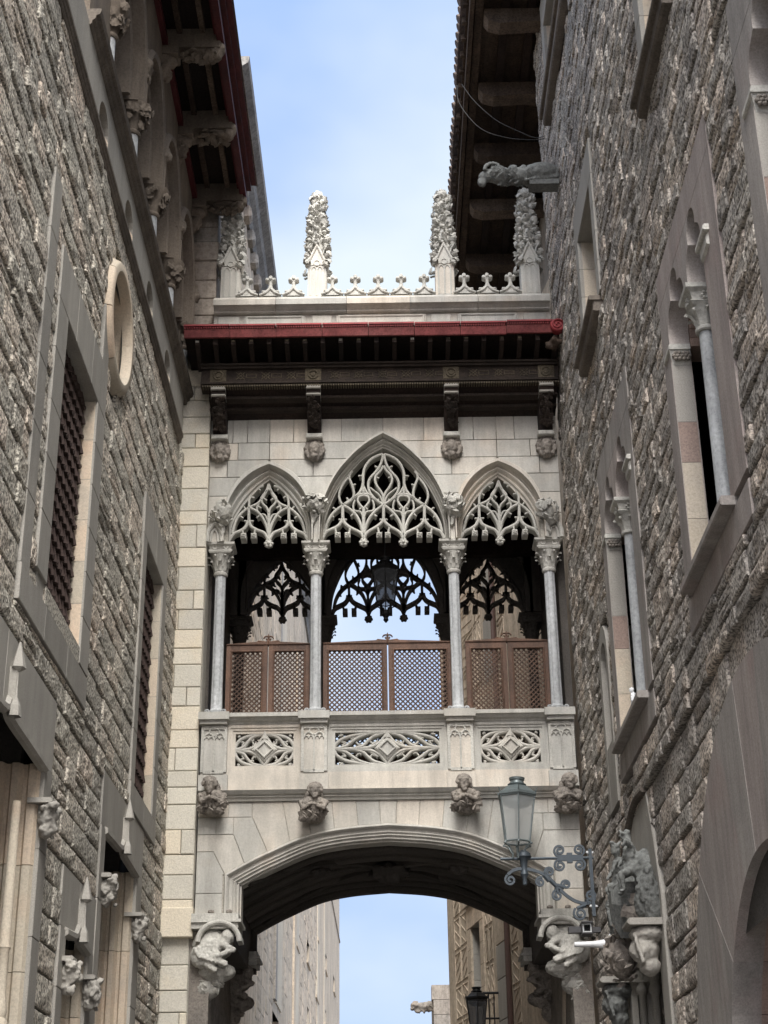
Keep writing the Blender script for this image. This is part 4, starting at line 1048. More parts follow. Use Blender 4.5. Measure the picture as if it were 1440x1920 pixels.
# ================================================================== grey stone building on the left
BL = thing('stone_building', (XL-2, 11, 0), 'grey rock-faced stone building with iron window grilles, round window and red-painted eaves', 'building')
ST_L = [stone_shape(100+i, 0.019) for i in range(26)]
YA, YE = 2.5, 19.44
win_rects = [(11.85, 13.35, 6.42, 8.93), (16.72, 18.08, 6.03, 8.93)]
doors = [(9.6, 12.32, 1.0, 5.05), (15.2, 17.22, 1.0, 5.2), (13.62, 14.66, 1.0, 3.97)]
OC = (14.16, 10.24, .62)
holes = win_rects+doors+[(OC[0]-.48, OC[0]+.48, OC[1]-.48, OC[1]+.48)]
wall_l = sheet(FR_L, YA, YE, 0.0, 11.4, -.06, holes, 'wall', 'mortar', BL)
mb = MB(FR_L); mb.box(YA, YE+1.5, 0, 12.4, -4.0, -.62); mb.box(YA, YE+1.5, 12.4, 16.2, -4.0, -1.4); mb.build('core', 'dark_room', BL)
mb = MB(FR_L); mb.box(YA-.3, YA, 0, 17.2, -4.0, -.02); mb.build('end_wall', 'rock_grey', BL)
ex = [ex_rect(11.45, 13.75, 6.40, 9.45), ex_rect(10.95, 11.25, 5.95, 9.9), ex_rect(10.95, 13.75, 5.95, 6.25), ex_rect(13.35, 13.75, 5.95, 10.1),
      ex_rect(16.45, 18.38, 5.75, 9.45), ex_disc(OC[0], OC[1], .66), ex_rect(9.0, 12.62, 1.0, 5.68), ex_rect(14.95, 17.62, 1.0, 5.75), ex_rect(13.35, 14.95, 1.0, 4.5)]
rects = lay(YA, YE, 1.2, 11.42, (.17, .29), (.28, .75), ex, random.Random(21))
stonework(rects, FR_L, ST_L, 'rock_grey', wall_l, lambda a, b: -.02, 1.0, 300, None, 6, .018)
def slabs(frame, pieces, mat, parent, name='dressed_stone', c0=-.1):
    for (a0, a1, b0, b1, c1) in pieces:
        mb = MB(frame); mb.cbox(a0+.002, a1-.002, b0+.002, b1-.002, c0, c1, .006); mb.build(name, mat, parent)
def split(a0, a1, b0, b1, c1, n, vertical=True):
    out = []
    for k in range(n):
        if vertical: out.append((a0, a1, b0+(b1-b0)*k/n, b0+(b1-b0)*(k+1)/n, c1))
        else: out.append((a0+(a1-a0)*k/n, a0+(a1-a0)*(k+1)/n, b0, b1, c1))
    return out
S = split(11.45, 11.85, 6.42, 8.93, .005, 5)+split(13.35, 13.75, 6.27, 8.93, .005, 6)+split(11.45, 13.75, 8.93, 9.45, .005, 3, False)+split(10.95, 11.25, 6.25, 9.9, .0, 6)+split(10.95, 13.75, 5.95, 6.25, .008, 3, False)+split(13.45, 13.75, 9.45, 10.1, .0, 1)
S += split(16.45, 16.72, 6.03, 8.93, .005, 5)+split(18.08, 18.38, 6.03, 8.93, .005, 5)+split(16.45, 18.38, 8.93, 9.45, .005, 2, False)+split(16.45, 18.38, 5.75, 6.03, .012, 2, False)
slabs(FR_L, S, 'smooth_grey', wall_l)
slabs(FR_L, [(11.85, 13.35, 6.25, 6.42, .0)], 'rock_grey', wall_l)
def window_recess(frame, a0, a1, b0, b1, depth, parent, far_mat='cream', n=6, near_mat='smooth_grey', back='dark_room'):
    mb = MB(frame); mb.box(a0-.25, a1+.25, b0-.2, b1+.2, -depth-.1, -depth); w = mb.build('window', back, parent)
    for k in range(n):
        z0, z1 = b0+(b1-b0)*k/n, b0+(b1-b0)*(k+1)/n
        mb = MB(frame); mb.box(a1, a1+.28, z0+.003, z1-.003, -depth, -.015); mb.build('jamb_stone', far_mat, w)
    mb = MB(frame); mb.box(a0-.28, a0, b0, b1, -depth, -.015); mb.build('jamb', near_mat, w)
    mb = MB(frame); mb.box(a0-.28, a1+.28, b1, b1+.25, -depth, -.015); mb.build('lintel_underside', near_mat, w)
    mb = MB(frame); mb.box(a0-.28, a1+.28, b0-.2, b0, -depth, -.015); mb.build('sill_top', near_mat, w)
    return w
for (a0, a1, b0, b1) in win_rects:
    w = window_recess(FR_L, a0, a1, b0, b1, .55, BL)
    gr = MB(FR_L); gr.bar([(a0+.02, b0+.02), (a1-.02, b0+.02), (a1-.02, b1-.02), (a0+.02, b1-.02)], .015, -.18, -.14, True)
    grille = gr.build('grille', 'rust_iron', BL)
    nb = 9; nr_ = 16; st = (a1-a0-.06)/nb; h = (b1-b0)/nr_
    bm_ = MB(FR_L); bm_.box(-.012, .012, b0, b1, -.17, -.145); bme = bm_.mesh('bar', 'rust_iron')
    for k in range(1, nb):
        o = bpy.data.objects.new('bar', bme); COL.objects.link(o); o.parent = grille; o.location.y = a0+.03+st*k
    pts = []
    for k in range(nb*6+1):
        a = a0+.03+st*k/6; ph = (k/6) % 1.0; pts.append((a, -h*.35*math.sin(math.pi*ph)))
    sb = MB(FR_L); sb.sweep(pts, [(-.014, -.14), (-.014, -.10), (.014, -.10), (.014, -.14)]); sme = sb.mesh('strap', 'rust_iron')
    fb = MB(FR_L); fb.add([(-.05, -h*.45, -.135), (0, -h*.45, -.075), (.05, -h*.45, -.135), (-.03, h*.5, -.135), (0, h*.5, -.11), (.03, h*.5, -.135)], [(0, 1, 4, 3), (1, 2, 5, 4), (0, 3, 5, 2), (0, 2, 1), (3, 4, 5)]); fme = fb.mesh('scale', 'rust_iron')
    for j in range(nr_):
        z = b0+h*(j+.5); o = bpy.data.objects.new('strap', sme); COL.objects.link(o); o.parent = grille; o.location.z = z
        for k in range(nb):
            a = a0+.03+st*(k+.5+(.5 if j % 2 else 0))
            if a > a1-.05: continue
            o = bpy.data.objects.new('scale', fme); COL.objects.link(o); o.parent = grille; o.location.y = a; o.location.z = z
# round window with projecting rim
ca, cb, cr = OC
rim = MB(FR_L); circ = [(ca+cr*math.cos(t), cb+cr*math.sin(t)) for t in [2*math.pi*k/48 for k in range(48)]]
rim.sweep(circ, [(.13, -.5), (.13, .08), (.10, .13), (.02, .13), (.0, .10), (-.01, -.5)] if False else [(.06, -.5), (.06, -.02), (.0, -.5)], True)
rw_ = thing_part = None
mb = MB(FR_L); mb.box(ca-.9, ca+.9, cb-.9, cb+.9, -.62, -.55); rw_ = mb.build('round_window', 'cream', BL)
for k in range(8):
    ts = [2*math.pi*(k+j/6)/8+.2 for j in range(7)]
    mb = MB(FR_L); mb.sweep([(ca+(cr-.0)*math.cos(t), cb+(cr-.0)*math.sin(t)) for t in ts], [(.04, -.52), (.04, .03), (.025, .05), (-.05, .05), (-.075, .035), (-.09, .0), (-.11, -.03), (-.12, -.16), (-.16, -.20), (-.17, -.52)])
    mb.build('rim_stone', 'cream', rw_, True, 40)
# lower openings: dressed lintel, hood, moulded far jamb, head stops, finial
def gothic_opening(a0, a1, ztop, lint, jl, jr, zl, seed, fin=True):
    mb = MB(FR_L); mb.box(a0-.3, a1+.3, .5, ztop+.3, -.82, -.72); w = mb.build('doorway', 'dark_room', BL)
    slabs(FR_L, split(lint[0], lint[1], ztop, lint[2], -.004, 2, False), 'smooth_grey', w, 'lintel_stone', -.035)
    slabs(FR_L, split(a1, a1+jr, 1.0, ztop-.0, .004, 6)+split(a0-jl, a0, 1.0, ztop, .004, 6), 'smooth_grey', w, 'jamb_stone')
    for k in range(5):                                                    # moulded cream reveal facing down the street
        z0, z1 = 1.0+(ztop-1.0)*k/5, 1.0+(ztop-1.0)*(k+1)/5
        mb = MB(FR_L); pr = [(a1+.05, -.6), (a1-.16, -.6), (a1-.16, -.45), (a1-.08, -.43), (a1-.08, -.40), (a1-.13, -.38), (a1-.13, -.32), (a1-.05, -.29), (a1-.05, -.26), (a1-.09, -.24), (a1-.09, -.19), (a1-.02, -.16), (a1-.02, -.13), (a1-.05, -.11), (a1-.04, -.05), (a1+.0, -.03), (a1+.05, -.03)]
        n = len(pr); mb.add([(a, z0+.003, c) for a, c in pr]+[(a, z1-.003, c) for a, c in pr], [tuple(range(n))[::-1], tuple(range(n, 2*n))]+[(i, (i+1) % n, n+(i+1) % n, n+i) for i in range(n)])
        mb.build('reveal_stone', 'cream', w)
    mb = MB(FR_L); mb.box(a0-.1, a1+.05, ztop+.55, ztop+.75, -.72, -.2); mb.build('soffit', 'shaded_stone', w)
    mb = MB(FR_L); mb.box(a1-.0, a1+.1, ztop, ztop+.55, -.72, -.2); mb.build('upper_reveal', 'shaded_stone', w)
    mid = (a0+a1)/2; hd = MB(FR_L)                                        # cusped hood edge
    pts = [(a0-.05, ztop-.02), (a0+(mid-a0)*.45, ztop+.0), (mid-.12, ztop+.02), (mid, ztop+.10), (mid+.12, ztop+.02), (a1-(a1-mid)*.45, ztop), (a1+.03, ztop-.02)]
    hd.sweep(spline(pts, 5), [(-.04, -.04), (-.04, .0), (-.02, .03), (.02, .03), (.04, .0), (.04, -.04)]); hood = hd.build('hood', 'smooth_grey', w)
    if fin:
        fz = ztop; fb = MB(); q_ = (XL+.05, mid)
        fb.lathe(q_, [(.02, fz+.02), (.055, fz-.02), (.045, fz+.06), (.02, fz+.12), (.012, fz+.2), (.012, fz+.32), (.03, fz+.33), (.062, fz+.35), (.055, fz+.38), (.008, fz+.55)], 5, 0.5)
        fb.box(XL-.02, XL+.05, mid-.02, mid+.02, fz+.1, fz+.36)
        fb.build('finial', 'smooth_grey', hood)
    r = random.Random(seed)
    for (a, sg) in ((a0-.02, -1), (a1+.0, 1)):
        bl = [((XL+.05, a, zl), (.08, .08, .10)), ((XL+.11, a-.02, zl+.02), (.04, .05, .05)), ((XL+.04, a, zl-.11), (.05, .07, .06))]
        bl += [((XL+.05+r.uniform(-.02, .08), a+r.uniform(-.10, .10), zl+r.uniform(-.15, .12)), .036*r.uniform(.6, 1.2)) for _ in range(26)]
        carve('head_stop', bl, .012, 'smooth_grey', w, .012, 20, seed)
        mb = MB(FR_L); mb.cbox(a-.10, a+.09, zl+.10, zl+.14, -.1, .10, .012); mb.build('stop_block', 'smooth_grey', w)
    return w
gothic_opening(9.6, 12.32, 5.05, (9.0, 12.62, 5.66), .4, .28, 4.62, 1)
gothic_opening(15.2, 17.22, 5.2, (14.95, 17.62, 5.74), .25, .38, 4.62, 2)
gothic_opening(13.62, 14.66, 3.97, (13.35, 14.95, 4.48), .26, .28, 3.6, 3, True)
mb = MB()
mb.lathe((XL-.06, 11.72), [(.07, 2.9), (.07, 3.0), (.05, 3.03), (.06, 3.08), (.05, 3.12), (.042, 3.2), (.04, 3.5), (.05, 3.52), (.04, 3.55), (.035, 4.6)], 12)
mb.build('door_colonnette', 'cream', BL, True, 40)
# string course, blind niches, gallery sill
def runner(prof, a0, a1, mat, name, parent, frame=FR_L, step=None):
    n = len(prof); a = a0; k = 0
    while a < a1-1e-6:
        e = a1 if step is None else min(a1, a+step); mb = MB(frame)
        mb.add([(a+.002, b, c) for b, c in prof]+[(e-.002, b, c) for b, c in prof], [tuple(range(n))[::-1], tuple(range(n, 2*n))]+[(i, (i+1) % n, n+(i+1) % n, n+i) for i in range(n)])
        mb.build(name, mat, parent, False); a = e
runner([(11.33, -.3), (11.33, .0), (11.35, .012), (11.37, .012), (11.385, .025), (11.41, .03), (11.43, .045), (11.465, .045), (11.475, .0), (11.475, -.3)], YA, 18.95, 'moulding_brown', 'string_course', BL, FR_L, 1.9)
nic = [12.75, 14.40, 16.02, 17.62]
band = MB(FR_L)
edges = [YA]+[x for n_ in nic for x in (n_-.26, n_+.26)]+[19.2]
for k in range(0, len(edges), 2): band.box(edges[k], edges[k+1], 11.475, 12.2, -.3, -.01)
for n_ in nic:
    for i in range(10):
        t0, t1 = math.pi*i/10, math.pi*(i+1)/10
        band.prism([(n_+.26*math.cos(t0), 11.74+.24*math.sin(t0)), (n_+.26*math.cos(t0), 12.2), (n_+.26*math.cos(t1), 12.2), (n_+.26*math.cos(t1), 11.74+.24*math.sin(t1))], -.3, -.01)
bo = band.build('frieze', 'smooth_grey', BL)
for n_ in nic:
    mb = MB(FR_L); pr = [(-.26, -.0), (-.22, -.12), (-.12, -.22), (0, -.25), (.12, -.22), (.22, -.12), (.26, 0), (.27, -.31), (-.27, -.31)]
    m_ = len(pr); mb.add([(n_+a, 11.47, c-.012) for a, c in pr]+[(n_+a, 12.10, c-.012) for a, c in pr], [tuple(range(m_))[::-1], tuple(range(m_, 2*m_))]+[(i, (i+1) % m_, m_+(i+1) % m_, m_+i) for i in range(m_)])
    mb.build('niche', 'cream', bo, True, 40)
runner([(12.17, -.4), (12.17, .0), (12.19, .015), (12.22, .015), (12.235, .04), (12.26, .05), (12.28, .05), (12.295, .085), (12.345, .10), (12.36, .09), (12.36, -.4)], 11.75, 19.65, 'moulding_brown', 'gallery_sill', BL, FR_L, 2.4)
# open gallery: colonnettes, moulded arches
cols = [11.3, 12.9, 14.5, 16.08, 17.69, 19.3]; gc = -.03; DZ = -.40; DE = -.42
GM = [(.05, -.5), (.05, .06), (.0, .11), (-.05, .09), (-.07, -.07), (-.11, -.09), (-.14, .04), (-.18, .05), (-.20, -.16), (-.24, -.19), (-.27, -.02), (-.31, -.04), (-.33, -.3), (-.37, -.32), (-.37, -.6)]
def FR_G(a, b, c): return (XL+gc+c, a, b+(DZ if b > 12.5 else 0))
def FR_E(a, b, c): return (XL+c, a, b+DE)
spand = MB(FR_G)
for c0_, c1_ in zip(cols[1:], cols[2:]):
    m_ = (c0_+c1_)/2; hw = (c1_-c0_)/2
    half = [(c0_+.02, 13.75), (c0_+.03, 14.1), (c0_+.10, 14.45), (c0_+.28, 14.78), (m_-.28, 15.02), (m_, 15.12)]
    path = mirror(spline(half, 5), m_)
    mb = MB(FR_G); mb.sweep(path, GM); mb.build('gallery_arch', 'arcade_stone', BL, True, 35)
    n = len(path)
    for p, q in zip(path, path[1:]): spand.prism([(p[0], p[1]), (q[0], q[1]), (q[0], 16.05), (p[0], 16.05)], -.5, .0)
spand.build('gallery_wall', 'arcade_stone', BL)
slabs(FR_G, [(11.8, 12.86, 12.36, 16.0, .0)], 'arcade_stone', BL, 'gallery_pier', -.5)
for a in cols[1:]:
    mb = MB(); x, y = XL+gc-.03, a
    mb.lathe((x, y), [(.13, 12.34), (.13, 12.40), (.11, 12.44), (.085, 12.46), (.075, 12.5), (.07, 13.0)], 14); co_ = mb.build('colonnette', 'marble', BL, True, 40)
    mb = MB(); mb.lathe((x, y), [(q_, z_+DZ) for q_, z_ in [(.085, 13.38), (.10, 13.40), (.10, 13.42), (.085, 13.44), (.12, 13.6), (.19, 13.72), (.20, 13.77), (.10, 13.77)]], 14); mb.build('capital', 'arcade_stone', co_, True, 40)
    r = random.Random(int(a*10)); bl = [((x, y, 13.58+DZ), (.11, .11, .12))]
    for k in range(34):
        t = r.uniform(0, 6.28); u = r.random(); bl.append(((x+(.12+.09*u)*math.cos(t), y+(.12+.09*u)*math.sin(t), 13.48+DZ+.24*u), (.04, .04, .045)))
    carve('capital_leaves', bl[:1], .017, 'arcade_stone', co_, .006, 24, int(a), [(c_, (c_[0]-x, c_[1]-y, .05), .10, .055) for c_, _ in bl[1:]])
    bl = foliage((XL+gc+.08, a, 14.35+DZ), (.08, .12, .18), 16, r, .4); carve('spandrel_leaf', bl, .02, 'arcade_stone', BL, .012, 20, 1)
# eaves
EV = MB(FR_E); EV.box(10.0, 19.62, 16.28, 16.36, -.6, .74); eave = EV.build('eave', 'dark_wood', BL)
for i, a in enumerate([12.9, 14.5, 16.08, 17.72, 19.40]):
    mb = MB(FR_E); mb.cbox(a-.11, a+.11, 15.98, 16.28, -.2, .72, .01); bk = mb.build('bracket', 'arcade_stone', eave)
    r = random.Random(200+i)
    bl = [((XL+.62-.42*u, a+r.uniform(-.09, .09), 15.97+DE-.10*r.random()), (.06, .055, .055)) for u in [r.random()**1.6 for _ in range(34)]]+[((XL+.66, a, 15.95+DE), (.08, .10, .11)), ((XL+.45, a, 15.96+DE), (.2, .09, .06)), ((XL+.72, a, 16.03+DE), (.05, .1, .09))]
    carve('bracket_carving', bl[34:], .018, 'arcade_stone', bk, .010, 20, i, [(c_, (.3, 0, -1), .11, .06) for c_, _ in bl[:34]])
    bl = foliage((XL+.0, a, 15.66+DE), (.10, .10, .14), 18, r, .42)+[((XL-.05, a, 15.85+DE), (.16, .12, .10)), ((XL+.05, a, 15.82+DE), (.12, .11, .07))]
    carve('corbel_leaf', bl, .018, 'arcade_stone', bk, .012, 20, i+9)
    mb = MB(FR_E); mb.cbox(a-.13, a+.13, 15.87, 15.985, -.2, .18, .01); mb.build('corbel_block', 'arcade_stone', bk)
for (z0, z1, c0, c1, mt) in [(16.18, 16.27, .63, .74, 'maroon'), (16.08, 16.17, .67, .76, 'maroon'), (16.36, 16.46, .62, .81, 'maroon'), (16.46, 16.54, .54, .88, 'maroon'), (16.12, 16.27, -.12, -.02, 'maroon'), (16.02, 16.12, -.10, .04, 'maroon'), (16.20, 16.275, .45, .52, 'old_wood'), (16.20, 16.275, .15, .22, 'old_wood')]:
    mb = MB(FR_E); mb.box(10.0, 19.6, z0, z1, c0, c1); mb.build('eave_board', mt, eave)
mb = MB(FR_E); mb.add([(10, 16.53, .90), (19.68, 16.53, .90), (19.68, 17.6, -2.5), (10, 17.6, -2.5), (10, 16.50, .90), (19.68, 16.50, .90), (19.68, 17.5, -2.5), (10, 17.5, -2.5)], [(0, 1, 2, 3), (7, 6, 5, 4), (0, 4, 5, 1), (1, 5, 6, 2), (2, 6, 7, 3), (3, 7, 4, 0)]); mb.build('roof', 'roof_tile', BL)
mb = MB(FR_E); mb.box(YA, 19.6, 15.8, 17.0, -4, -.62); mb.build('attic', 'arcade_stone', BL)
# end pier beside the bridge: pale squared blocks
pier = MB(FR_B); pier.box(-2.84, -2.40, 1.0, 13.3, -1.5, -.03); PI_ = pier.build('pilaster', 'mortar_light', BL)
r = random.Random(8); z = 2.5; zsplit = ZB(1745)
while z < 13.35:
    h = r.uniform(.20, .34); h = min(h, 13.4-z)
    low = z < zsplit; x0, x1 = (-2.85, -2.40) if not low else (-2.85, -2.43)
    cuts = [x0]+([r.uniform(x0+.09, x1-.09)] if r.random() < .38 else [])+[x1]
    for a, b in zip(cuts, cuts[1:]):
        mb = MB(FR_B); mb.cbox(a+.004, b-.003, z+.004, z+h-.004, -.2, (.10 if not low else .02)+r.uniform(-.006, .006), .010); mb.build('block', 'pilaster', PI_)
    z += h
mb = MB(FR_B); mb.cbox(-2.86, -2.385, ZB(1755), ZB(1700), -.2, .135, .008); mb.build('impost_slab', 'pilaster', PI_)
# stack beyond the pilaster above the canopy
sx0, sx1 = -2.84, -2.43
z = 13.2; k = 0
st = MB(FR_B); st.box(sx0+.01, sx1-.01, 13.0, 15.9, -.8, -.24); STK = st.build('end_stack', 'mortar', BL)
while z < 15.9:
    h = r.uniform(.27, .36); e = .02 if 14.9 > z > 14.5 else 0
    mb = MB(FR_B); mb.cbox(sx0-e, sx1+e, z+.004, z+h-.004, -.8, -.2+e, .012); mb.build('block', 'far_grey', STK); z += h
# ================================================================== brown stone building on the right
BRT = thing('stone_building', (XR+2, 11, 0), 'brown weathered stone building with twin arched windows and round-arched doorway', 'building')
ST_R = [stone_shape(300+i, 0.022) for i in range(26)]
YA2, YE2 = 2.5, 19.6
AC = (10.25, 2.2, 1.68, 2.93)
W1 = dict(col=10.62, n=(9.95, 10.55), f=(10.72, 11.46), zs=8.33, sill=6.2, slab=(9.42, 11.76, 5.86, 9.18))
W2 = dict(col=14.93, n=(14.06, 14.84), f=(15.02, 15.78), zs=8.50, sill=6.14, slab=(13.66, 16.04, 5.80, 9.42))
W0 = dict(col=7.30, n=(6.65, 7.22), f=(7.40, 8.16), zs=8.30, sill=6.2, slab=(6.1, 8.5, 5.86, 9.3))
rw_rects = [(15.02, 16.2, 11.05, 12.62), (10.15, 11.32, 10.98, 12.6), (15.72, 17.95, 16.15, 17.6)]
door2 = (14.75, 16.55, 1.0, 4.35)
hl = [(w['n'][0], w['f'][1], w['sill'], w['zs']+.55) for w in (W0, W1, W2)]+rw_rects+[door2, (AC[0]-AC[2], AC[0]+AC[2], 0, AC[1]+AC[2]-.4), (16.62, 17.1, 6.4, 7.7)]
wall_r = sheet(FR_R, YA2, YE2, 0.0, 18.5, -.06, hl, 'wall', 'mortar', BRT)
mb = MB(FR_R); mb.box(YA2, YE2, 0, 18.4, -4.0, -.72); mb.build('core', 'dark_room', BRT)
mb = MB(FR_R); mb.box(YA2-.3, YA2, 0, 18.5, -4.0, -.02); mb.build('end_wall', 'rock_brown', BRT)
mb = MB(FR_R); mb.box(YE2-.3, YE2, 0, 18.5, -4.0, -.03); mb.build('end_wall', 'rock_brown', BRT)
ex = [ex_rect(*w['slab']) for w in (W0, W1, W2)]+[ex_disc(AC[0], AC[1], AC[3], 0.5),
     ex_rect(14.75, 16.48, 10.85, 13.3), ex_rect(9.9, 11.55, 10.8, 12.9), ex_rect(15.5, 18.2, 15.95, 17.7), ex_rect(14.28, 17.0, 1.0, 4.6), ex_rect(14.5, 16.85, 4.55, 5.0), ex_rect(14.9, 16.4, 4.95, 5.35), ex_rect(16.5, 17.25, 5.7, 7.85)]
rects = lay(YA2, YE2, 1.2, 5.40, (.20, .29), (.30, .70), ex, random.Random(31))+lay(YA2, YE2, 5.40, 18.45, (.145, .22), (.24, .56), ex, random.Random(32))
stonework(rects, FR_R, ST_R, 'rock_brown', wall_r, lambda a, b: (.012 if (b > 5.4 and a < 15.4) else -.025), 1.15, 300, None, 9, .018)
def rect_sides(frame, parent, pieces, mat): slabs(frame, pieces, mat, parent)
def coronella(w):
    a0, a1, b0, b1 = w['slab']; zs_ = w['zs']; nC = sum(w['n'])/2; fC = sum(w['f'])/2; nw = (w['n'][1]-w['n'][0])/2; fw_ = (w['f'][1]-w['f'][0])/2
    def hw(z, ww):
        if z <= zs_: return ww
        d = 0
        c1 = zs_+.10; r1 = .21; o1 = ww-.21
        if abs(z-c1) < r1: d = max(d, o1+math.sqrt(r1*r1-(z-c1)**2))
        if z < zs_+.02: d = max(d, ww)
        c2 = zs_+.36; r2 = .16
        if abs(z-c2) < r2: d = max(d, math.sqrt(r2*r2-(z-c2)**2))
        return d if z < zs_+.52 else 0.0
    dp = .55; jd = .13
    mb = MB(FR_R); mb.box(a0, a1, w['sill']-.1, b1-.1, -dp-.1, -dp); win = mb.build('twin_window', 'dark_room', BRT)
    zz = [w['sill']]+[zs_-.001]+[zs_+.005+.52*k/26 for k in range(27)]
    def strip(l, r_, nm):
        s_ = MB(FR_R); L_p = [(l(z), z) for z in zz]; R_p = [(r_(z), z) for z in zz]
        for i in range(len(zz)-1):
            if R_p[i][0]-L_p[i][0] < 1e-4 and R_p[i+1][0]-L_p[i+1][0] < 1e-4: continue
            s_.add([(L_p[i][0], L_p[i][1], .03), (R_p[i][0], R_p[i][1], .03), (R_p[i+1][0], R_p[i+1][1], .03), (L_p[i+1][0], L_p[i+1][1], .03),
                    (L_p[i][0], L_p[i][1], -.14), (R_p[i][0], R_p[i][1], -.14), (R_p[i+1][0], R_p[i+1][1], -.14), (L_p[i+1][0], L_p[i+1][1], -.14)],
                   [(0, 1, 2, 3), (7, 6, 5, 4), (0, 3, 7, 4), (1, 5, 6, 2)])
        s_.add([(L_p[0][0], L_p[0][1], .03), (R_p[0][0], R_p[0][1], .03), (R_p[0][0], R_p[0][1], -.14), (L_p[0][0], L_p[0][1], -.14)], [(0, 1, 2, 3)])
        s_.build(nm, 'smooth_dark', win)
    strip(lambda z: a0, lambda z: nC-hw(z, nw), 'surround'); strip(lambda z: fC+hw(z, fw_), lambda z: a1, 'surround')
    zk = zz
    zz = [z for z in zk if z >= zs_-.01]; strip(lambda z: nC+hw(z, nw), lambda z: fC-hw(z, fw_), 'tympanum'); zz = zk
    slabs(FR_R, [(a0, a1, zs_+.525, b1, .03)], 'smooth_dark', win, 'head_slab', -.14)
    slabs(FR_R, [(a0, a1, b0, w['sill']-.07, .03)], 'smooth_dark', win, 'apron_slab', -.14)
    mb = MB(FR_R); mb.cbox(w['n'][0]-.1, w['f'][1]+.08, w['sill']-.07, w['sill'], -.5, .13, .012); mb.build('sill', 'smooth_dark', win)
    hs = [w['sill'], w['sill']+.55, w['sill']+1.05, w['sill']+1.42, zs_-.16]
    for k in range(4):                                                  # far reveal, coursed in cream and red stone
        mb = MB(FR_R); mb.box(w['f'][1]-.004, w['f'][1]+.25, hs[k]+.003, hs[k+1]-.003, -jd, .024); mb.build('jamb_stone', ['cream', 'cream', 'red_sandstone', 'smooth_grey'][k], win)
    mb = MB(FR_R); mb.box(w['n'][0]-.25, w['n'][0], w['sill'], zs_, -dp, -.145); mb.build('near_jamb', 'smooth_dark', win)
    mb = MB(FR_R); mb.box(w['n'][0]-.1, w['f'][1]+.2, zs_+.45, zs_+.7, -dp, -.145); mb.build('inner_lintel', 'smooth_dark', win)
    for k in range(6):                                                  # inner curved reveal of the far head
        t0, t1 = k*.26, (k+1)*.26
        mb = MB(FR_R); mb.box(w['f'][1]-.02-.05*k*k*.15, w['f'][1]+.25, zs_+.08*k, zs_+.08*(k+1), -.3, -.145); mb.build('head_reveal', 'red_sandstone', win)
    mb = MB(FR_R); zt_ = zs_
    mb.cbox(w['f'][1]-.06, w['f'][1]+.22, zt_-.05, zt_, -jd, .05, .01)
    mb.add([(w['f'][1]-.045, zt_-.05, -jd), (w['f'][1]-.005, zt_-.17, -jd), (w['f'][1]-.005, zt_-.17, .02), (w['f'][1]-.045, zt_-.05, .045), (w['f'][1]+.2, zt_-.05, -jd), (w['f'][1]+.2, zt_-.17, -jd), (w['f'][1]+.2, zt_-.17, .0), (w['f'][1]+.2, zt_-.05, .0)], [(0, 1, 2, 3), (4, 7, 6, 5), (0, 4, 5, 1), (3, 2, 6, 7), (0, 3, 7, 4), (1, 5, 6, 2)])
    imp = mb.build('impost', 'carved', win)
    for cq in (-.02, -.09):
        mb = MB(); X_, Y_, Z_ = FR_R(w['f'][1]-.03, zt_-.105, cq); 
        for q in range(6): mb.ball((X_+.032*math.cos(q*1.047), Y_-.012, Z_+.032*math.sin(q*1.047)), .02, 1)
        mb.ball((X_, Y_-.015, Z_), .02, 1); mb.build('rosette', 'carved_dark', imp, True)
    x, y = XR+.09, w['col']; z0, z1 = w['sill'], zs_-.36
    mb = MB(); mb.lathe((x, y), [(.10, z0), (.10, z0+.05), (.08, z0+.09), (.062, z0+.12), (.058, z1)], 16); col = mb.build('column', 'marble', win, True, 40)
    mb = MB(); mb.lathe((x, y), [(.075, z1-.01), (.085, z1), (.085, z1+.025), (.062, z1+.04), (.075, z1+.12), (.125, z1+.19)], 14)
    for k in range(8): leaf(mb, x, y, z1+.03, k*math.pi/4, .066, .13, .03)
    mb.lathe((x, y), [(.14, z1+.19), (.18, z1+.22), (.15, z1+.24), (.17, z1+.30), (.22, z1+.325), (.225, z1+.36)], 4, math.pi/4)
    for k in range(4):
        an = k*math.pi/2
        for q in range(6): mb.ball((x+math.cos(an)*.125-math.sin(an)*.028*math.cos(q*1.05), y+math.sin(an)*.125+math.cos(an)*.028*math.cos(q*1.05), z1+.27+.028*math.sin(q*1.05)), .015, 1)
    mb.build('capital', 'carved', col, True, 38)
    mb = MB(FR_R); mb.cbox(w['n'][0]-.28, w['n'][0]+.05, zs_-.05, zs_, -.3, .075, .012); mb.cbox(w['n'][0]-.25, w['n'][0]+.02, zs_-.16, zs_-.05, -.3, .05, .02); mb.build('impost', 'carved', win)
    return win
stone_mat('red_sandstone', (.39, .29, .245), (.31, .24, .21), tint=(.40, .28, .22), speck=0.2, spscale=60, bump=0.15, streak=0.15)
for w in (W0, W1, W2): coronella(w)
for (a0, a1, b0, b1) in rw_rects:
    w = window_recess(FR_R, a0, a1, b0, b1, .5, BRT, 'cream', 4, 'smooth_grey')
    ps = split(a1, a1+.24, b0, b1, .03, 4)+split(a0-.22, a0, b0, b1, .03, 4)+[(a0-.22, a1+.24, b1, b1+.5, .03)]
    slabs(FR_R, ps, 'smooth_grey', w, 'surround_stone')
    mb = MB(FR_R); mb.cbox(a0-.10, a1+.22, b0-.20, b0-.02, -.4, .10, .02); mb.cbox(a0-.12, a1+.25, b0-.07, b0-.015, -.4, .15, .012); mb.build('sill', 'moulding_brown', w)
mb = MB(FR_R)                                                             # narrow arched slit with dressed surround
mb.box(16.45, 17.3, 6.2, 7.8, -.5, -.4); sw = mb.build('slit_window', 'dark_room', BRT)
mb = MB(FR_R)
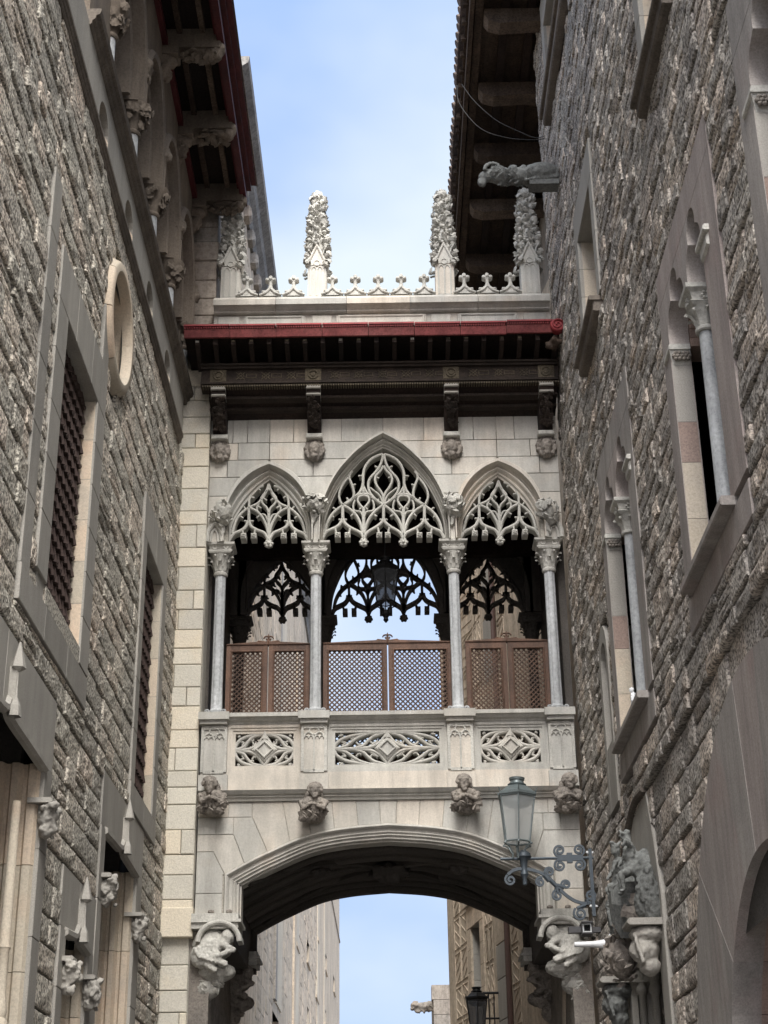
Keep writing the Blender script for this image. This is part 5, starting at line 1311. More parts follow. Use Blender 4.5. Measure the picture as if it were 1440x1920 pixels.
mb.box(16.52, 16.64, 5.75, 7.42, -.4, .0); mb.box(17.08, 17.22, 5.75, 7.42, -.4, .0); mb.box(16.64, 17.08, 5.75, 6.45, -.4, -.002)
for i in range(8):
    t0, t1 = math.pi*i/8, math.pi*(i+1)/8
    mb.prism([(16.86+.22*math.cos(t0), 7.42+.22*math.sin(t0)), (16.87+.35*math.cos(t0), 7.42+.42*math.sin(t0)), (16.87+.35*math.cos(t1), 7.42+.42*math.sin(t1)), (16.86+.22*math.cos(t1), 7.42+.22*math.sin(t1))], -.4, .0)
mb.build('slit_surround', 'smooth_grey', sw)
# great round-arched doorway of long smooth voussoirs
mb = MB(FR_R); mb.box(8.0, 12.4, 0, 4.2, -.9, -.7); gd = mb.build('great_doorway', 'dark_room', BRT)
nv = 13
for k in range(nv):
    t0, t1 = math.pi*k/nv, math.pi*(k+1)/nv; ts = [t0+(t1-t0)*j/4 for j in range(5)]
    poly = [(AC[0]+AC[2]*math.cos(t), AC[1]+AC[2]*math.sin(t)) for t in ts]+[(AC[0]+AC[3]*math.cos(t), AC[1]+AC[3]*math.sin(t)) for t in ts[::-1]]
    mb = MB(FR_R); mb.prism(inset(poly, .0004), -.2, .012+.001*(k % 3), 0); mb.build('voussoir', 'smooth_dark', gd)
    for q in range(2):
        mb = MB(FR_R); poly2 = [(AC[0]+AC[2]*math.cos(t), AC[1]+AC[2]*math.sin(t)) for t in ts]+[(AC[0]+(AC[2]+.35)*math.cos(t), AC[1]+(AC[2]+.35)*math.sin(t)) for t in ts[::-1]]
        mb.prism(inset(poly2, .003), -.70+.25*q, -.455+.255*q, 0); mb.build('reveal_stone', 'red_sandstone' if q else 'smooth_grey', gd)
for k in range(26):                                                       # small cut stones packed round the extrados
    t0, t1 = math.pi*k/26, math.pi*(k+1)/26; R1_, R2_ = AC[3]+.004, AC[3]+.30
    poly = [(AC[0]+R1_*math.cos(t0), AC[1]+R1_*math.sin(t0)), (AC[0]+R2_*math.cos(t0), AC[1]+R2_*math.sin(t0)), (AC[0]+R2_*math.cos(t1), AC[1]+R2_*math.sin(t1)), (AC[0]+R1_*math.cos(t1), AC[1]+R1_*math.sin(t1))]
    mb = MB(FR_R); mb.prism(inset(poly, .006), -.2, -.028, .008); mb.build('packing_stone', 'rock_brown', gd)
for k in range(3):
    z0, z1 = 1.0+.4*k, 1.4+.4*k
    for (a, b) in ((AC[0]+AC[2], AC[0]+AC[3]), (AC[0]-AC[3], AC[0]-AC[2])):
        mb = MB(FR_R); mb.cbox(a, b, z0+.002, z1-.002, -.7, .01, .004); mb.build('jamb_stone', 'smooth_dark', gd)
# gothic doorway with a carved group over it
mb = MB(FR_R); mb.box(14.5, 16.8, 0, 4.6, -.85, -.7); gw = mb.build('carved_doorway', 'dark_room', BRT)
P_ = [(14.32, 1.0), (14.32, 4.35), (14.5, 4.9), (14.72, 5.38), (15.6, 5.34), (16.5, 4.95), (16.95, 4.5), (16.95, 1.0), (16.62, 1.0), (16.62, 4.1), (16.2, 4.45), (15.6, 4.55), (15.0, 4.45), (14.68, 4.1), (14.68, 1.0)]
mb = MB(FR_R); mb.prism(P_[:1]+P_[1:4]+[(14.72, 4.15), (14.68, 4.1), (14.68, 1.0)], -.5, .005, .01); mb.build('surround', 'smooth_grey', gw)
mb = MB(FR_R); mb.prism([(14.72, 5.38), (15.6, 5.34), (16.5, 4.95), (16.95, 4.5), (16.62, 4.1), (16.2, 4.45), (15.6, 4.55), (15.0, 4.45), (14.72, 4.15)], -.5, .0, .01); mb.build('surround', 'smooth_grey', gw)
mb = MB(FR_R); mb.prism([(16.95, 4.5), (16.95, 1.0), (16.62, 1.0), (16.62, 4.1)], -.5, .003, .01); mb.build('surround', 'smooth_grey', gw)
hd = MB(FR_R); hd.sweep(spline([(14.74, 5.40), (15.4, 5.42), (16.1, 5.22), (16.6, 4.95), (17.0, 4.55), (17.02, 4.3)], 5), [(-.02, -.1), (-.02, .03), (.0, .05), (.03, .04), (.03, -.1)]); hd.build('hood', 'moulding_brown', gw)
for k in range(3):
    mb = MB(); mb.lathe((XR+.10+.13*k, 16.58-.05*k), [(.04, 1.0), (.04, 3.75), (.06, 3.78), (.06, 3.82), (.045, 3.86), (.07, 3.98), (.08, 4.02)], 10); mb.build('colonnette', 'smooth_grey', gw, True, 40)
mb = MB(FR_R)
for k in range(12):
    z = 2.3+.13*k
    for q in range(4): mb.ball((16.53+.03*math.cos(q*1.6+k), z+.04*math.sin(q*1.6+k), -.36+.06*math.sin(q+k*2)), (.035, .045, .03), 1)
mb.build('leaf_trail', 'carved_dark', gw, True)
def figure(p, h, face, arm, r):                                          # small carved child figure, p = seat point on the wall
    x, y, z = p; s = h
    bl = [((x, y, z+.25*s), (.13*s, .15*s, .24*s)), ((x, y, z+.05*s), (.15*s, .17*s, .13*s)), ((x-.04*s, y+face*.05*s, z+.58*s), (.105*s, .11*s, .13*s))]
    bl += limb((x, y, z+.45*s), (x-.02*s, y, z+.52*s), .06*s, .06*s, 3)
    bl += limb((x, y+.14*s, z+.4*s), (x-.12*s, y+.24*s, z+.22*s), .06*s, .05*s)+limb((x-.12*s, y+.24*s, z+.22*s), (x-.2*s, y+.12*s, z+.1*s), .05*s, .04*s)
    bl += limb((x, y-.14*s, z+.4*s), (x-.10*s, y-.26*s, z+(.2+arm)*s), .06*s, .05*s)+limb((x-.10*s, y-.26*s, z+(.2+arm)*s), (x-.16*s, y-.30*s, z+(.0+1.5*arm)*s), .05*s, .04*s)
    for q in (-1, 1):
        bl += limb((x, y+q*.08*s, z), (x-.2*s, y+q*.13*s, z-.08*s), .085*s, .07*s)+limb((x-.2*s, y+q*.13*s, z-.08*s), (x-.16*s, y+q*.1*s, z-.34*s), .065*s, .045*s)+[((x-.2*s, y+q*.1*s, z-.37*s), (.08*s, .04*s, .035*s))]
    bl += [((x-.04*s+r.uniform(-.1, .08)*s, y+face*.05*s+r.uniform(-.1, .1)*s, z+.64*s+r.uniform(-.02, .08)*s), .035*s) for _ in range(16)]
    return bl
r = random.Random(77)
carve('carved_figure', figure((XR-.16, 14.95, 4.68), .55, 1, .25, r)+[((XR-.03, 14.95, 4.6), (.1, .2, .3))], .016, 'gargoyle_stone', gw, .010, 22, 1)['label'] = 'curly-headed carved child figure leaning from the gable'
carve('carved_figure', figure((XR-.16, 15.75, 4.72), .55, -1, .1, r)+[((XR-.03, 15.75, 4.65), (.1, .2, .3))], .016, 'gargoyle_stone', gw, .010, 22, 2)['label'] = 'draped carved figure turned away beside the shield'
sh_ = MB(FR_R); sh_.prism([(15.16, 4.62), (15.50, 4.62), (15.50, 4.40), (15.33, 4.12), (15.16, 4.40)], -.0, .30, .05); sh_.prism([(15.22, 4.56), (15.44, 4.56), (15.44, 4.42), (15.33, 4.24), (15.22, 4.42)], .29, .33, .02); sh_.build('shield', 'gargoyle_stone', gw)
bl = [((XR-.06, 15.45, 4.32), (.12, .42, .16))]; carve('carved_foliage', bl, .02, 'carved_dark', gw, .015, 18, 4, scatter((XR-.08, 15.45, 4.32), (.15, .48, .19), 60, .11, r))
bl = [((XR-.2, 15.7, 3.98), (.13, .18, .2)), ((XR-.1, 15.7, 4.1), (.12, .12, .2))]; carve('carved_foliage', bl, .018, 'carved_dark', gw, .014, 22, 5, scatter((XR-.22, 15.7, 3.98), (.15, .2, .23), 60, .09, r))
for (a, z, mt) in ((14.55, 4.02, 'carved'), (16.72, 3.82, 'carved')):
    X_ = XR-.12
    bl = [((X_, a, z), (.17, .17, .09)), ((X_-.04, a, z-.14), (.14, .15, .12)), ((X_, a, z-.27), (.10, .11, .10))]
    bl += [(p_, .024) for k in range(7) for p_, _ in limb((X_-.14+.02*k, a-.13+.045*k, z-.02), (X_-.08, a-.16+.045*k, z-.26), .02, .02, 8)]
    carve('draped_corbel', bl, .016, 'gargoyle_stone' if a > 16 else 'smooth_grey', gw, .010, 20, int(a))
    mb = MB(FR_R); mb.cbox(a-.19, a+.2, z+.06, z+.12, -.2, .32, .02); mb.build('corbel_slab', 'smooth_grey', gw)
bl = foliage((XR-.1, 14.52, 4.42), (.1, .12, .2), 26, r, .35)+[((XR-.16, 14.55, 4.3), (.06, .09, .14)), ((XR-.06, 14.5, 4.3), (.1, .1, .25))]; carve('carved_emblem', bl, .016, 'gargoyle_stone', gw, .012, 22, 8)
bl = foliage((XR-.1, 16.75, 4.55), (.1, .10, .2), 20, r, .35); carve('carved_emblem', bl, .016, 'gargoyle_stone', gw, .012, 22, 9)
# ram gargoyle
gy, gz = 17.76, 14.80; gx = XR
G = [((gx-0.02, gy, gz), (.18, .13, .16)), ((gx-0.22, gy-.06, gz+.02), (.24, .15, .16)), ((gx-0.50, gy, gz-.02), (.36, .15, .15)), ((gx-0.76, gy, gz-.02), (.20, .14, .15)), ((gx-0.90, gy, gz+.0), (.12, .11, .12)), ((gx-0.99, gy, gz-.03), (.10, .085, .10)), ((gx-1.04, gy, gz-.13), (.065, .06, .10))]
G += limb((gx-0.04, gy-.08, gz-.10), (gx-0.44, gy-.10, gz-.17), .05, .04, 8)
for q in (-1, 1):
    G += [((gx-0.90-.10*math.cos(t), gy+q*(.10+.012*t), gz+.05+.10*math.sin(t)), .042-.004*t) for t in [k*.42 for k in range(11)]]
    G += [((gx-0.87, gy+q*.12, gz-.0), (.05, .03, .03))]
rg2 = random.Random(9)
G += [((gx-0.36-.6*u, gy+.14*math.cos(t), gz-.02+.145*math.sin(t)), (.05, .045, .05)) for u, t in [(rg2.random(), rg2.uniform(0, 6.28)) for _ in range(90)]]
G = [((c_[0], gy+(c_[1]-gy)*.85, gz+(c_[2]-gz)*.85), tuple(v*.85 if k else v for k, v in enumerate(r_)) if hasattr(r_, '__len__') else r_*.85) for c_, r_ in G]
GL = [(c_, (0, c_[1]-gy, c_[2]-gz+.02), .075, .05) for c_, _ in G[-90:]]; G = G[:-90]
carve('ram_gargoyle', G, .014, 'gargoyle_stone', BRT, .006, 26, 3, GL)['label'] = 'dark stone ram-headed gargoyle with fleecy coat jutting from the wall'
mb = MB(); mb.box(gx-0.40, gx, gy-.1, gy+.1, gz-.22, gz-.14); mb.build('gargoyle_bed', 'gargoyle_stone', BRT)
# ================================================================== building with timber eaves behind the bridge, right
BM = thing('stone_building', (4.5, 23, 0), 'tall stone building with heavy timber eave corbels rising behind the pinnacles', 'building')
mb = MB(); mb.box(2.95, 6.5, 19.75, 27.5, 0, 18.6); mb.build('wall', 'far_grey', BM)
EZ = 18.30
mb = MB(); mb.box(1.36, 4.0, 12.0, 29.0, EZ+.26, EZ+.34); ev = mb.build('eave_boards', 'old_wood', BM)
for i, y in enumerate([13.6, 15.25, 16.95, 18.62, 20.30, 21.85, 23.45, 25.2, 26.9]):
    mb = MB(); pr = [(1.62, EZ+.0), (1.68, EZ-.10), (1.85, EZ-.16), (2.3, EZ-.13), (4.0, EZ-.13), (4.0, EZ+.12), (1.62, EZ+.12)]
    n = len(pr); w = .13; mb.add([(x, y-w, z) for x, z in pr]+[(x, y+w, z) for x, z in pr], [tuple(range(n)), tuple(range(n, 2*n))[::-1]]+[(k, (k+1) % n, n+(k+1) % n, n+k) for k in range(n)])
    mb.build('corbel_beam', 'old_wood', ev)
for x in (1.55, 1.95, 2.35, 2.75):
    mb = MB(); mb.box(x-.06, x+.06, 12.0, 29.0, EZ+.12, EZ+.258); mb.build('purlin', 'dark_wood' if x > 1.6 else 'old_wood', ev)
mb = MB(); mb.box(1.40, 1.47, 12.0, 29.0, EZ+.06, EZ+.26); mb.build('fascia_board', 'old_wood', ev)
y = 12.0
tm = MB(); tm.tube([(1.26, 0, EZ+.40), (2.6, 0, EZ+.95)], .075, 8); tme = tm.mesh('roof_tile', 'roof_tile', True, 50)
rm = MB(); rm.box(-.035, .035, -.04, .04, -.05, .05); rme = rm.mesh('rafter_end', 'old_wood')
while y < 29:
    o = bpy.data.objects.new('roof_tile', tme); COL.objects.link(o); o.parent = ev; o.location = (rg.uniform(-.015, .015), y, rg.uniform(-.006, .006)); y += .19
y = 12.1
while y < 29:
    o = bpy.data.objects.new('rafter_end', rme); COL.objects.link(o); o.parent = ev; o.location = (1.345, y, EZ+.285); y += .38
mb = MB(); mb.add([(1.28, 12, EZ+.36), (1.28, 29, EZ+.36), (4.2, 29, EZ+1.5), (4.2, 12, EZ+1.5), (1.28, 12, EZ+.34), (1.28, 29, EZ+.34), (4.2, 29, EZ+1.4), (4.2, 12, EZ+1.4)], [(0, 1, 2, 3), (7, 6, 5, 4), (0, 4, 5, 1), (1, 5, 6, 2), (2, 6, 7, 3), (3, 7, 4, 0)]); mb.build('roof', 'roof_tile', BM)

# ================================================================== far left building
BF = thing('stone_building', (-4.5, 45, 0), 'pale tall stone building with small slit windows seen beyond the arch', 'building')
XF = -2.78
def FR_FL(a, b, c): return (XF+c, a, b)
def fl(px, py): p = onX(px, py, XF); return p[1], p[2]
slots = []
for (x0, x1, y0, y1) in [(554, 559, 1733, 1768), (575, 580, 1776, 1795), (594.5, 596, 1735, 1750), (609, 612.5, 1798, 1810), (591.5, 596, 1845, 1860), (625, 627.5, 1840, 1852), (576, 579, 1896, 1925), (607, 611.5, 1900, 1912), (510, 522, 1893, 1990)]:
    a0, b0 = fl(x0, y1); a1, b1 = fl(x1, y0); zc_ = (fl((x0+x1)/2, (y0+y1)/2)[1]); 
    mid = (fl(x0, (y0+y1)/2)[0]+fl(x1, (y0+y1)/2)[0])/2; hw_ = max(.3, abs(fl(x1, (y0+y1)/2)[0]-fl(x0, (y0+y1)/2)[0])/2)
    hh = abs(onX(x0, y0, XF)[2]-onX(x0, y1, XF)[2])/2*.8
    slots.append((mid-hw_, mid+hw_, zc_-max(.35, hh), zc_+max(.35, hh)))
YFE = fl(636.5, 1800)[0]
wfl = sheet(FR_FL, 22.75, YFE, 0, 20.9, 0, slots, 'wall', 'far_stone', BF)
for s_ in slots:
    mb = MB(FR_FL); mb.box(s_[0]-.2, s_[1]+.2, s_[2]-.2, s_[3]+.2, -.5, -.4); w = mb.build('window', 'dark_room', BF)
    mb = MB(FR_FL); mb.box(s_[1], s_[1]+.3, s_[2], s_[3], -.4, -.005); mb.build('jamb', 'cream', w)
    mb = MB(FR_FL); mb.box(s_[0]-.05, s_[1]+.1, s_[2]-.12, s_[2], -.4, .06); mb.build('sill', 'far_stone', w)
mb = MB(FR_FL); mb.box(22.8, YFE, 0, 20.9, -4, -.55); mb.box(YFE-.4, YFE, 0, 20.9, -.6, -.003); mb.build('core', 'far_stone', BF)
for (x0, x1, mt) in [(513, 516, 'far_grey'), (517, 527, 'cream'), (548.5, 552, 'far_stone'), (553, 559, 'cream'), (594, 597, 'cream'), (607, 609, 'cream')]:
    a0, a1 = fl(x0, 1800)[0], fl(x1, 1800)[0]
    zb_ = fl(520, 1888)[1] if x0 < 530 else 0
    mb = MB(FR_FL); mb.box(a0, a1, zb_, 18, -.1, .03 if mt == 'cream' else .06); mb.build('stone_strip', mt, BF)
rects = lay(22.8, 62.0, 3.0, 20.5, (.34, .50), (.5, 1.1), [lambda p, q, s_=s_: ex_rect(s_[0]-.1, s_[1]+.1, s_[2]-.1, s_[3])(p, q) for s_ in slots]+[ex_rect(fl(a_, 1800)[0], fl(b_, 1800)[0], 0, 18) for a_, b_ in ((512, 528), (548, 560), (593.5, 597.5))], random.Random(4))
stonework(rects, FR_FL, ST_L[:8], 'far_stone', wfl, lambda a, b: -.005, .9, 40, None, 4)
mb = MB(FR_FL); mb.add([(b_, z_, c_) for b_ in (22.85, YFE) for z_, c_ in [(20.7, -.3), (20.7, .06), (20.85, .12), (20.95, .22), (21.1, .26), (21.2, .40), (21.34, .42), (21.34, -.3)]], [tuple(range(8))[::-1], tuple(range(8, 16))]+[(i, (i+1) % 8, 8+(i+1) % 8, 8+i) for i in range(8)]); mb.build('cornice', 'slate_eave', BF)
yy = 23.2; k = 0
while yy < 44:
    mb = MB(FR_FL); mb.cbox(yy, yy+.3, 20.45, 20.72, -.1, .16, .05); mb.build('cornice_corbel', 'far_grey', BF); yy += .85; k += 1
ln = [fl(616, 1690), fl(634, 1752)]
mb = MB(FR_FL); mb.box(ln[0][0], YFE, ln[1][1]-.1, ln[1][1], -.05, .05); mb.build('string_course', 'far_grey', BF)

# ================================================================== far right building, wall turned towards the street
BG = thing('stone_building', (3.5, 29, 0), 'ochre building with incised diaper pattern and tall shuttered window beyond the arch', 'building')
FO = np.array([2.72, 24.0]); fd = np.array([-.165, .986]); fd /= np.linalg.norm(fd); fnv = np.array([-fd[1], fd[0]])
def FR_FR(a, b, c): q = FO+fd*a+fnv*c; return (q[0], q[1], b)
def fr(px, py):
    r_ = ray(px, py); A_ = np.array([[r_[0], -fd[0]], [r_[1], -fd[1]]]); t, a = np.linalg.solve(A_, FO-CAM[:2]); return a, CZ+r_[2]*t
a_end = fr(840.5, 1780)[0]
wa0, wa1 = fr(903, 1790)[0], fr(886, 1790)[0]; wz0, wz1 = fr(893, 1990)[1], fr(893, 1733)[1]
wfr = sheet(FR_FR, -3.5, a_end, 0, 16.5, 0, [(wa0, wa1, wz0, wz1)], 'wall', 'far_stone', BG)
mb = MB(FR_FR); mb.box(-3.5, a_end, 0, 16.4, -3.0, -.5); mb.box(a_end-.5, a_end, 0, 16.4, -.6, -.003); mb.build('core', 'far_grey', BG)
w = window_recess(FR_FR, wa0, wa1, wz0, wz1, .38, BG, 'smooth_grey', 5, 'smooth_grey')
slabs(FR_FR, split(wa1, wa1+.32, wz0, wz1, .03, 6)+split(wa0-.3, wa0, wz0, wz1, .03, 6)+[(wa0-.3, wa1+.32, wz1, wz1+.42, .035)], 'far_stone', w, 'surround_stone', -.02)
mb = MB(FR_FR); mb.box(wa0-.36, wa1+.38, wz1+.42, wz1+.52, -.02, .09); mb.build('hood', 'far_stone', w)
def diaper(a0, a1, b0, b1, rot):                                          # one incised block: border and slanting bars
    mb = MB(FR_FR); mb.bar([(a0+.03, b0+.03), (a1-.03, b0+.03), (a1-.03, b1-.03), (a0+.03, b1-.03)], .012, -.01, .014, True); L0 = b1-b0
    for k in range(3):
        zz_ = b0+L0*(k+.5)/3
        mb.bar([(a0+.07, zz_-rot*.10), (a1-.07, zz_+rot*.10)], .012, -.01, .012)
    return mb
z = 3.4; k = 0
while z < 15.5:
    for (a0, a1) in [(wa1+.42, wa1+1.0), (wa1+1.03, wa1+1.62), (wa1+1.65, wa1+2.3), (wa1+2.33, min(a_end-.02, wa1+2.9)), (wa0-1.0, wa0-.70), (wa0-.66, wa0-.36), (wa0-2.9, wa0-2.35)]:
        if a1 > a_end or a1-a0 < .15: continue
        if z < wz1+.5 or a0 > wa1 or a1 < wa0: diaper(a0, a1, z, z+.62, 1 if (k % 2) else -1).build('diaper_block', 'far_stone', BG)
    if z > wz1+.55: diaper(wa0-.3, wa1+.3, z, z+.62, 1).build('diaper_block', 'far_stone', BG)
    z += .66; k += 1
s0, s1 = fr(952, 1780)[0], fr(934, 1780)[0]
z = 3.0
while z < 15: 
    mb = MB(FR_FR); h = rg.uniform(.45, .8); mb.cbox(s0, s1, z, z+h-.01, -.02, .04, .01); mb.build('strip_stone', 'smooth_grey' if rg.random() < .7 else 'far_stone', BG); z += h
pa = fr(960, 1780)[0]; p0_ = FR_FR(pa, 2, .08); p1_ = FR_FR(pa, 15, .08)
mb = MB(); mb.tube([p0_, p1_], .05, 8); mb.build('drainpipe', 'drain', BG)
# iron balcony on it
by = 28.7; bx0, bz1 = onY(905, 1862, by)[[0, 2]]; bx1 = onY(964, 1862, by)[0]; bz0 = onY(930, 1915, by)[2]
bal = MB(); bal.box(bx0, bx1+.3, by-.03, by+.6, bz0-.25, bz0-.05); bo_ = bal.build('balcony', 'far_grey', BG)
mb = MB(); mb.tube([(bx0, by, bz1), (bx1+.2, by, bz1)], .022, 6); mb.build('rail', 'black_iron', bo_); mb = MB(); mb.tube([(bx0, by, bz0+.05), (bx1+.2, by, bz0+.05)], .018, 6); mb.build('rail', 'black_iron', bo_)
for k in range(7):
    x = bx0+(bx1-bx0)*k/6+.01; mb = MB(); mb.tube([(x, by, bz0-.06), (x, by, bz1)], .012, 6); mb.build('baluster', 'black_iron', bo_)
# stub of a lower wall with a worn gargoyle, farther off
BP = thing('stone_wall', (1.2, 40, 0), 'weathered stone wall end with a worn gargoyle against the sky beyond the arch', 'wall')
py_ = 41.0; x0 = onY(812, 1850, py_)[0]; x1 = onY(862, 1850, py_)[0]; zt_ = onY(828, 1847, py_)[2]
z = zt_; k = 0
mb = MB(); mb.box(x0+.02, x1, py_, py_+3, 0, zt_-.02); bw_ = mb.build('wall_body', 'far_grey', BP)
for k in range(12):
    h = .36; mb = MB(FR_W); mb.box(x0-(.0 if k else .04), x1, py_-.05, py_+.5, z-h+.012, z); mb.build('block', 'far_grey', bw_); z -= h
gx0, gz0 = onY(812, 1882, py_)[[0, 2]]; gx1 = onY(776, 1880, py_)[0]; r = random.Random(6)
bl = [((gx0+(gx1-gx0)*u, py_+.2, gz0-.02*math.sin(u*3)), (.09, .09, .12-.05*u)) for u in [k/8 for k in range(9)]]+[((gx1+.05, py_+.2, gz0+.05), (.12, .08, .06)), ((gx1-.02, py_+.2, gz0-.09), (.09, .07, .05))]+[((gx0+(gx1-gx0)*r.random(), py_+.2, gz0-.12+r.uniform(-.06, .03)), .06) for _ in range(12)]
carve('worn_gargoyle', bl, .03, 'far_grey', bw_, .03, 9)
bl = [((x0-.1-.3*u, py_+.2, zt_-1.7-.25*u), (.2, .2, .2)) for u in (0, .5, 1)]; carve('worn_corbel', bl, .05, 'far_grey', bw_, .05, 6)
# doorway edge under the bridge on the right
mb = MB(FR_R); mb.sweep(spline([(20.9, 2.0), (20.85, 3.2), (20.6, 4.0), (20.2, 4.5), (19.95, 4.62)], 6), [(-.05, .0), (-.05, .30), (.10, .30), (.10, .0)]); mb.build('passage_arch', 'cream', BRT)
# ================================================================== timber lattice screens in the arcade
def screen(pxs, label):
    c = -.36; yy = D-c
    x0 = onY(pxs[0], 1260, yy)[0]; x1 = onY(pxs[1], 1260, yy)[0]; z0 = 6.72; zt_ = onY(720, 1208, yy)[2]; zm = zt_+.025; xm = (x0+x1)/2
    S_ = thing('lattice_screen', (xm, yy, z0), label, 'screen', None)
    def FRs(a, b, c_): return (a, yy-c_, b)
    w = .055
    for a in (x0, x1-w, xm-w-.008, xm+.008): mb = MB(FRs); mb.box(a, a+w, z0, zt_-.0, -.03, .03); mb.build('stile', 'screen_wood', S_)
    for s_ in (0, 1):
        a0, a1 = (x0+w, xm-w-.008) if s_ == 0 else (xm+w+.008, x1-w)
        for (q0, q1) in ((z0, z0+.12), (z0+.42, z0+.50)): mb = MB(FRs); mb.box(a0, a1, q0, q1, -.028, .028); mb.build('rail', 'screen_wood', S_)
        mb = MB(FRs); mb.box(a0, a1, zt_-.07, zt_+.004, -.028, .028)
        ra = [(x0, zt_), (x0, zt_+.02), (xm, zm+.03), (xm, zt_)] if s_ == 0 else [(xm, zt_), (xm, zm+.03), (x1, zt_+.02), (x1, zt_)]
        mb.prism(ra, -.035, .045, .008); fr_ = mb.build('leaf_frame', 'screen_wood', S_)
        for (b0, b1) in ((z0+.12, z0+.42), (z0+.50, zt_-.07)):
            lt = MB(FRs); p = .066; hw_ = .0082
            H = b1-b0; Wd = a1-a0
            n = int((Wd+H)/p)+2
            for dr in (1, -1):
                for k in range(-1, n):
                    # line a = s + dr*t inside the rectangle
                    if dr == 1: s0 = -H+k*p; t0, t1 = max(0, -s0), min(H, Wd-s0)
                    else: s0 = k*p; t0, t1 = max(0, s0-Wd), min(H, s0)
                    if t1-t0 < .02: continue
                    lt.sweep([(a0+s0+dr*t0, b0+t0), (a0+s0+dr*t1, b0+t1)], [(-hw_, -.012+.004*dr), (-hw_, .004+.004*dr), (hw_, .004+.004*dr), (hw_, -.012+.004*dr)])
            nx, nz = int(Wd/p), int(H/p)
            for i in range(nx+1):
                pass
            lt.build('lattice', 'lattice_wood', fr_)
        bd = MB(FRs)
        for (b0, b1) in ((z0+.50, zt_-.07),):
            bd.bar([(a0+.012, b0+.012), (a1-.012, b0+.012), (a1-.012, b1-.012), (a0+.012, b1-.012)], .012, .0, .036, True)
        bd.build('bead', 'screen_wood', fr_)
    cr = MB(FRs); zz = zm+.03
    for s_ in (-1, 1):
        cr.bar([(xm+s_*(.02+.045*math.cos(t)*(1-t/8)), zz+.045+.04*math.sin(t)*(1-t/8)) for t in [q*.6 for q in range(12)]], .007, -.01, .02)
        cr.bar([(xm+s_*.05, zz), (xm+s_*.13, zz+.01), (xm+s_*.16, zz-.015)], .008, -.01, .02)
    cr.prism([(xm-.02, zz), (xm+.02, zz), (xm+.012, zz+.08), (xm, zz+.11), (xm-.012, zz+.08)], -.01, .02); cr.build('crest', 'screen_wood', S_)
screen((424, 581), 'brown lattice screen in the arch beside the pale block pilaster')
screen((606, 849), 'wide brown lattice screen with sky shining through, in the central arch')
screen((874, 1031), 'brown lattice screen in the arch beside the brown stone building')

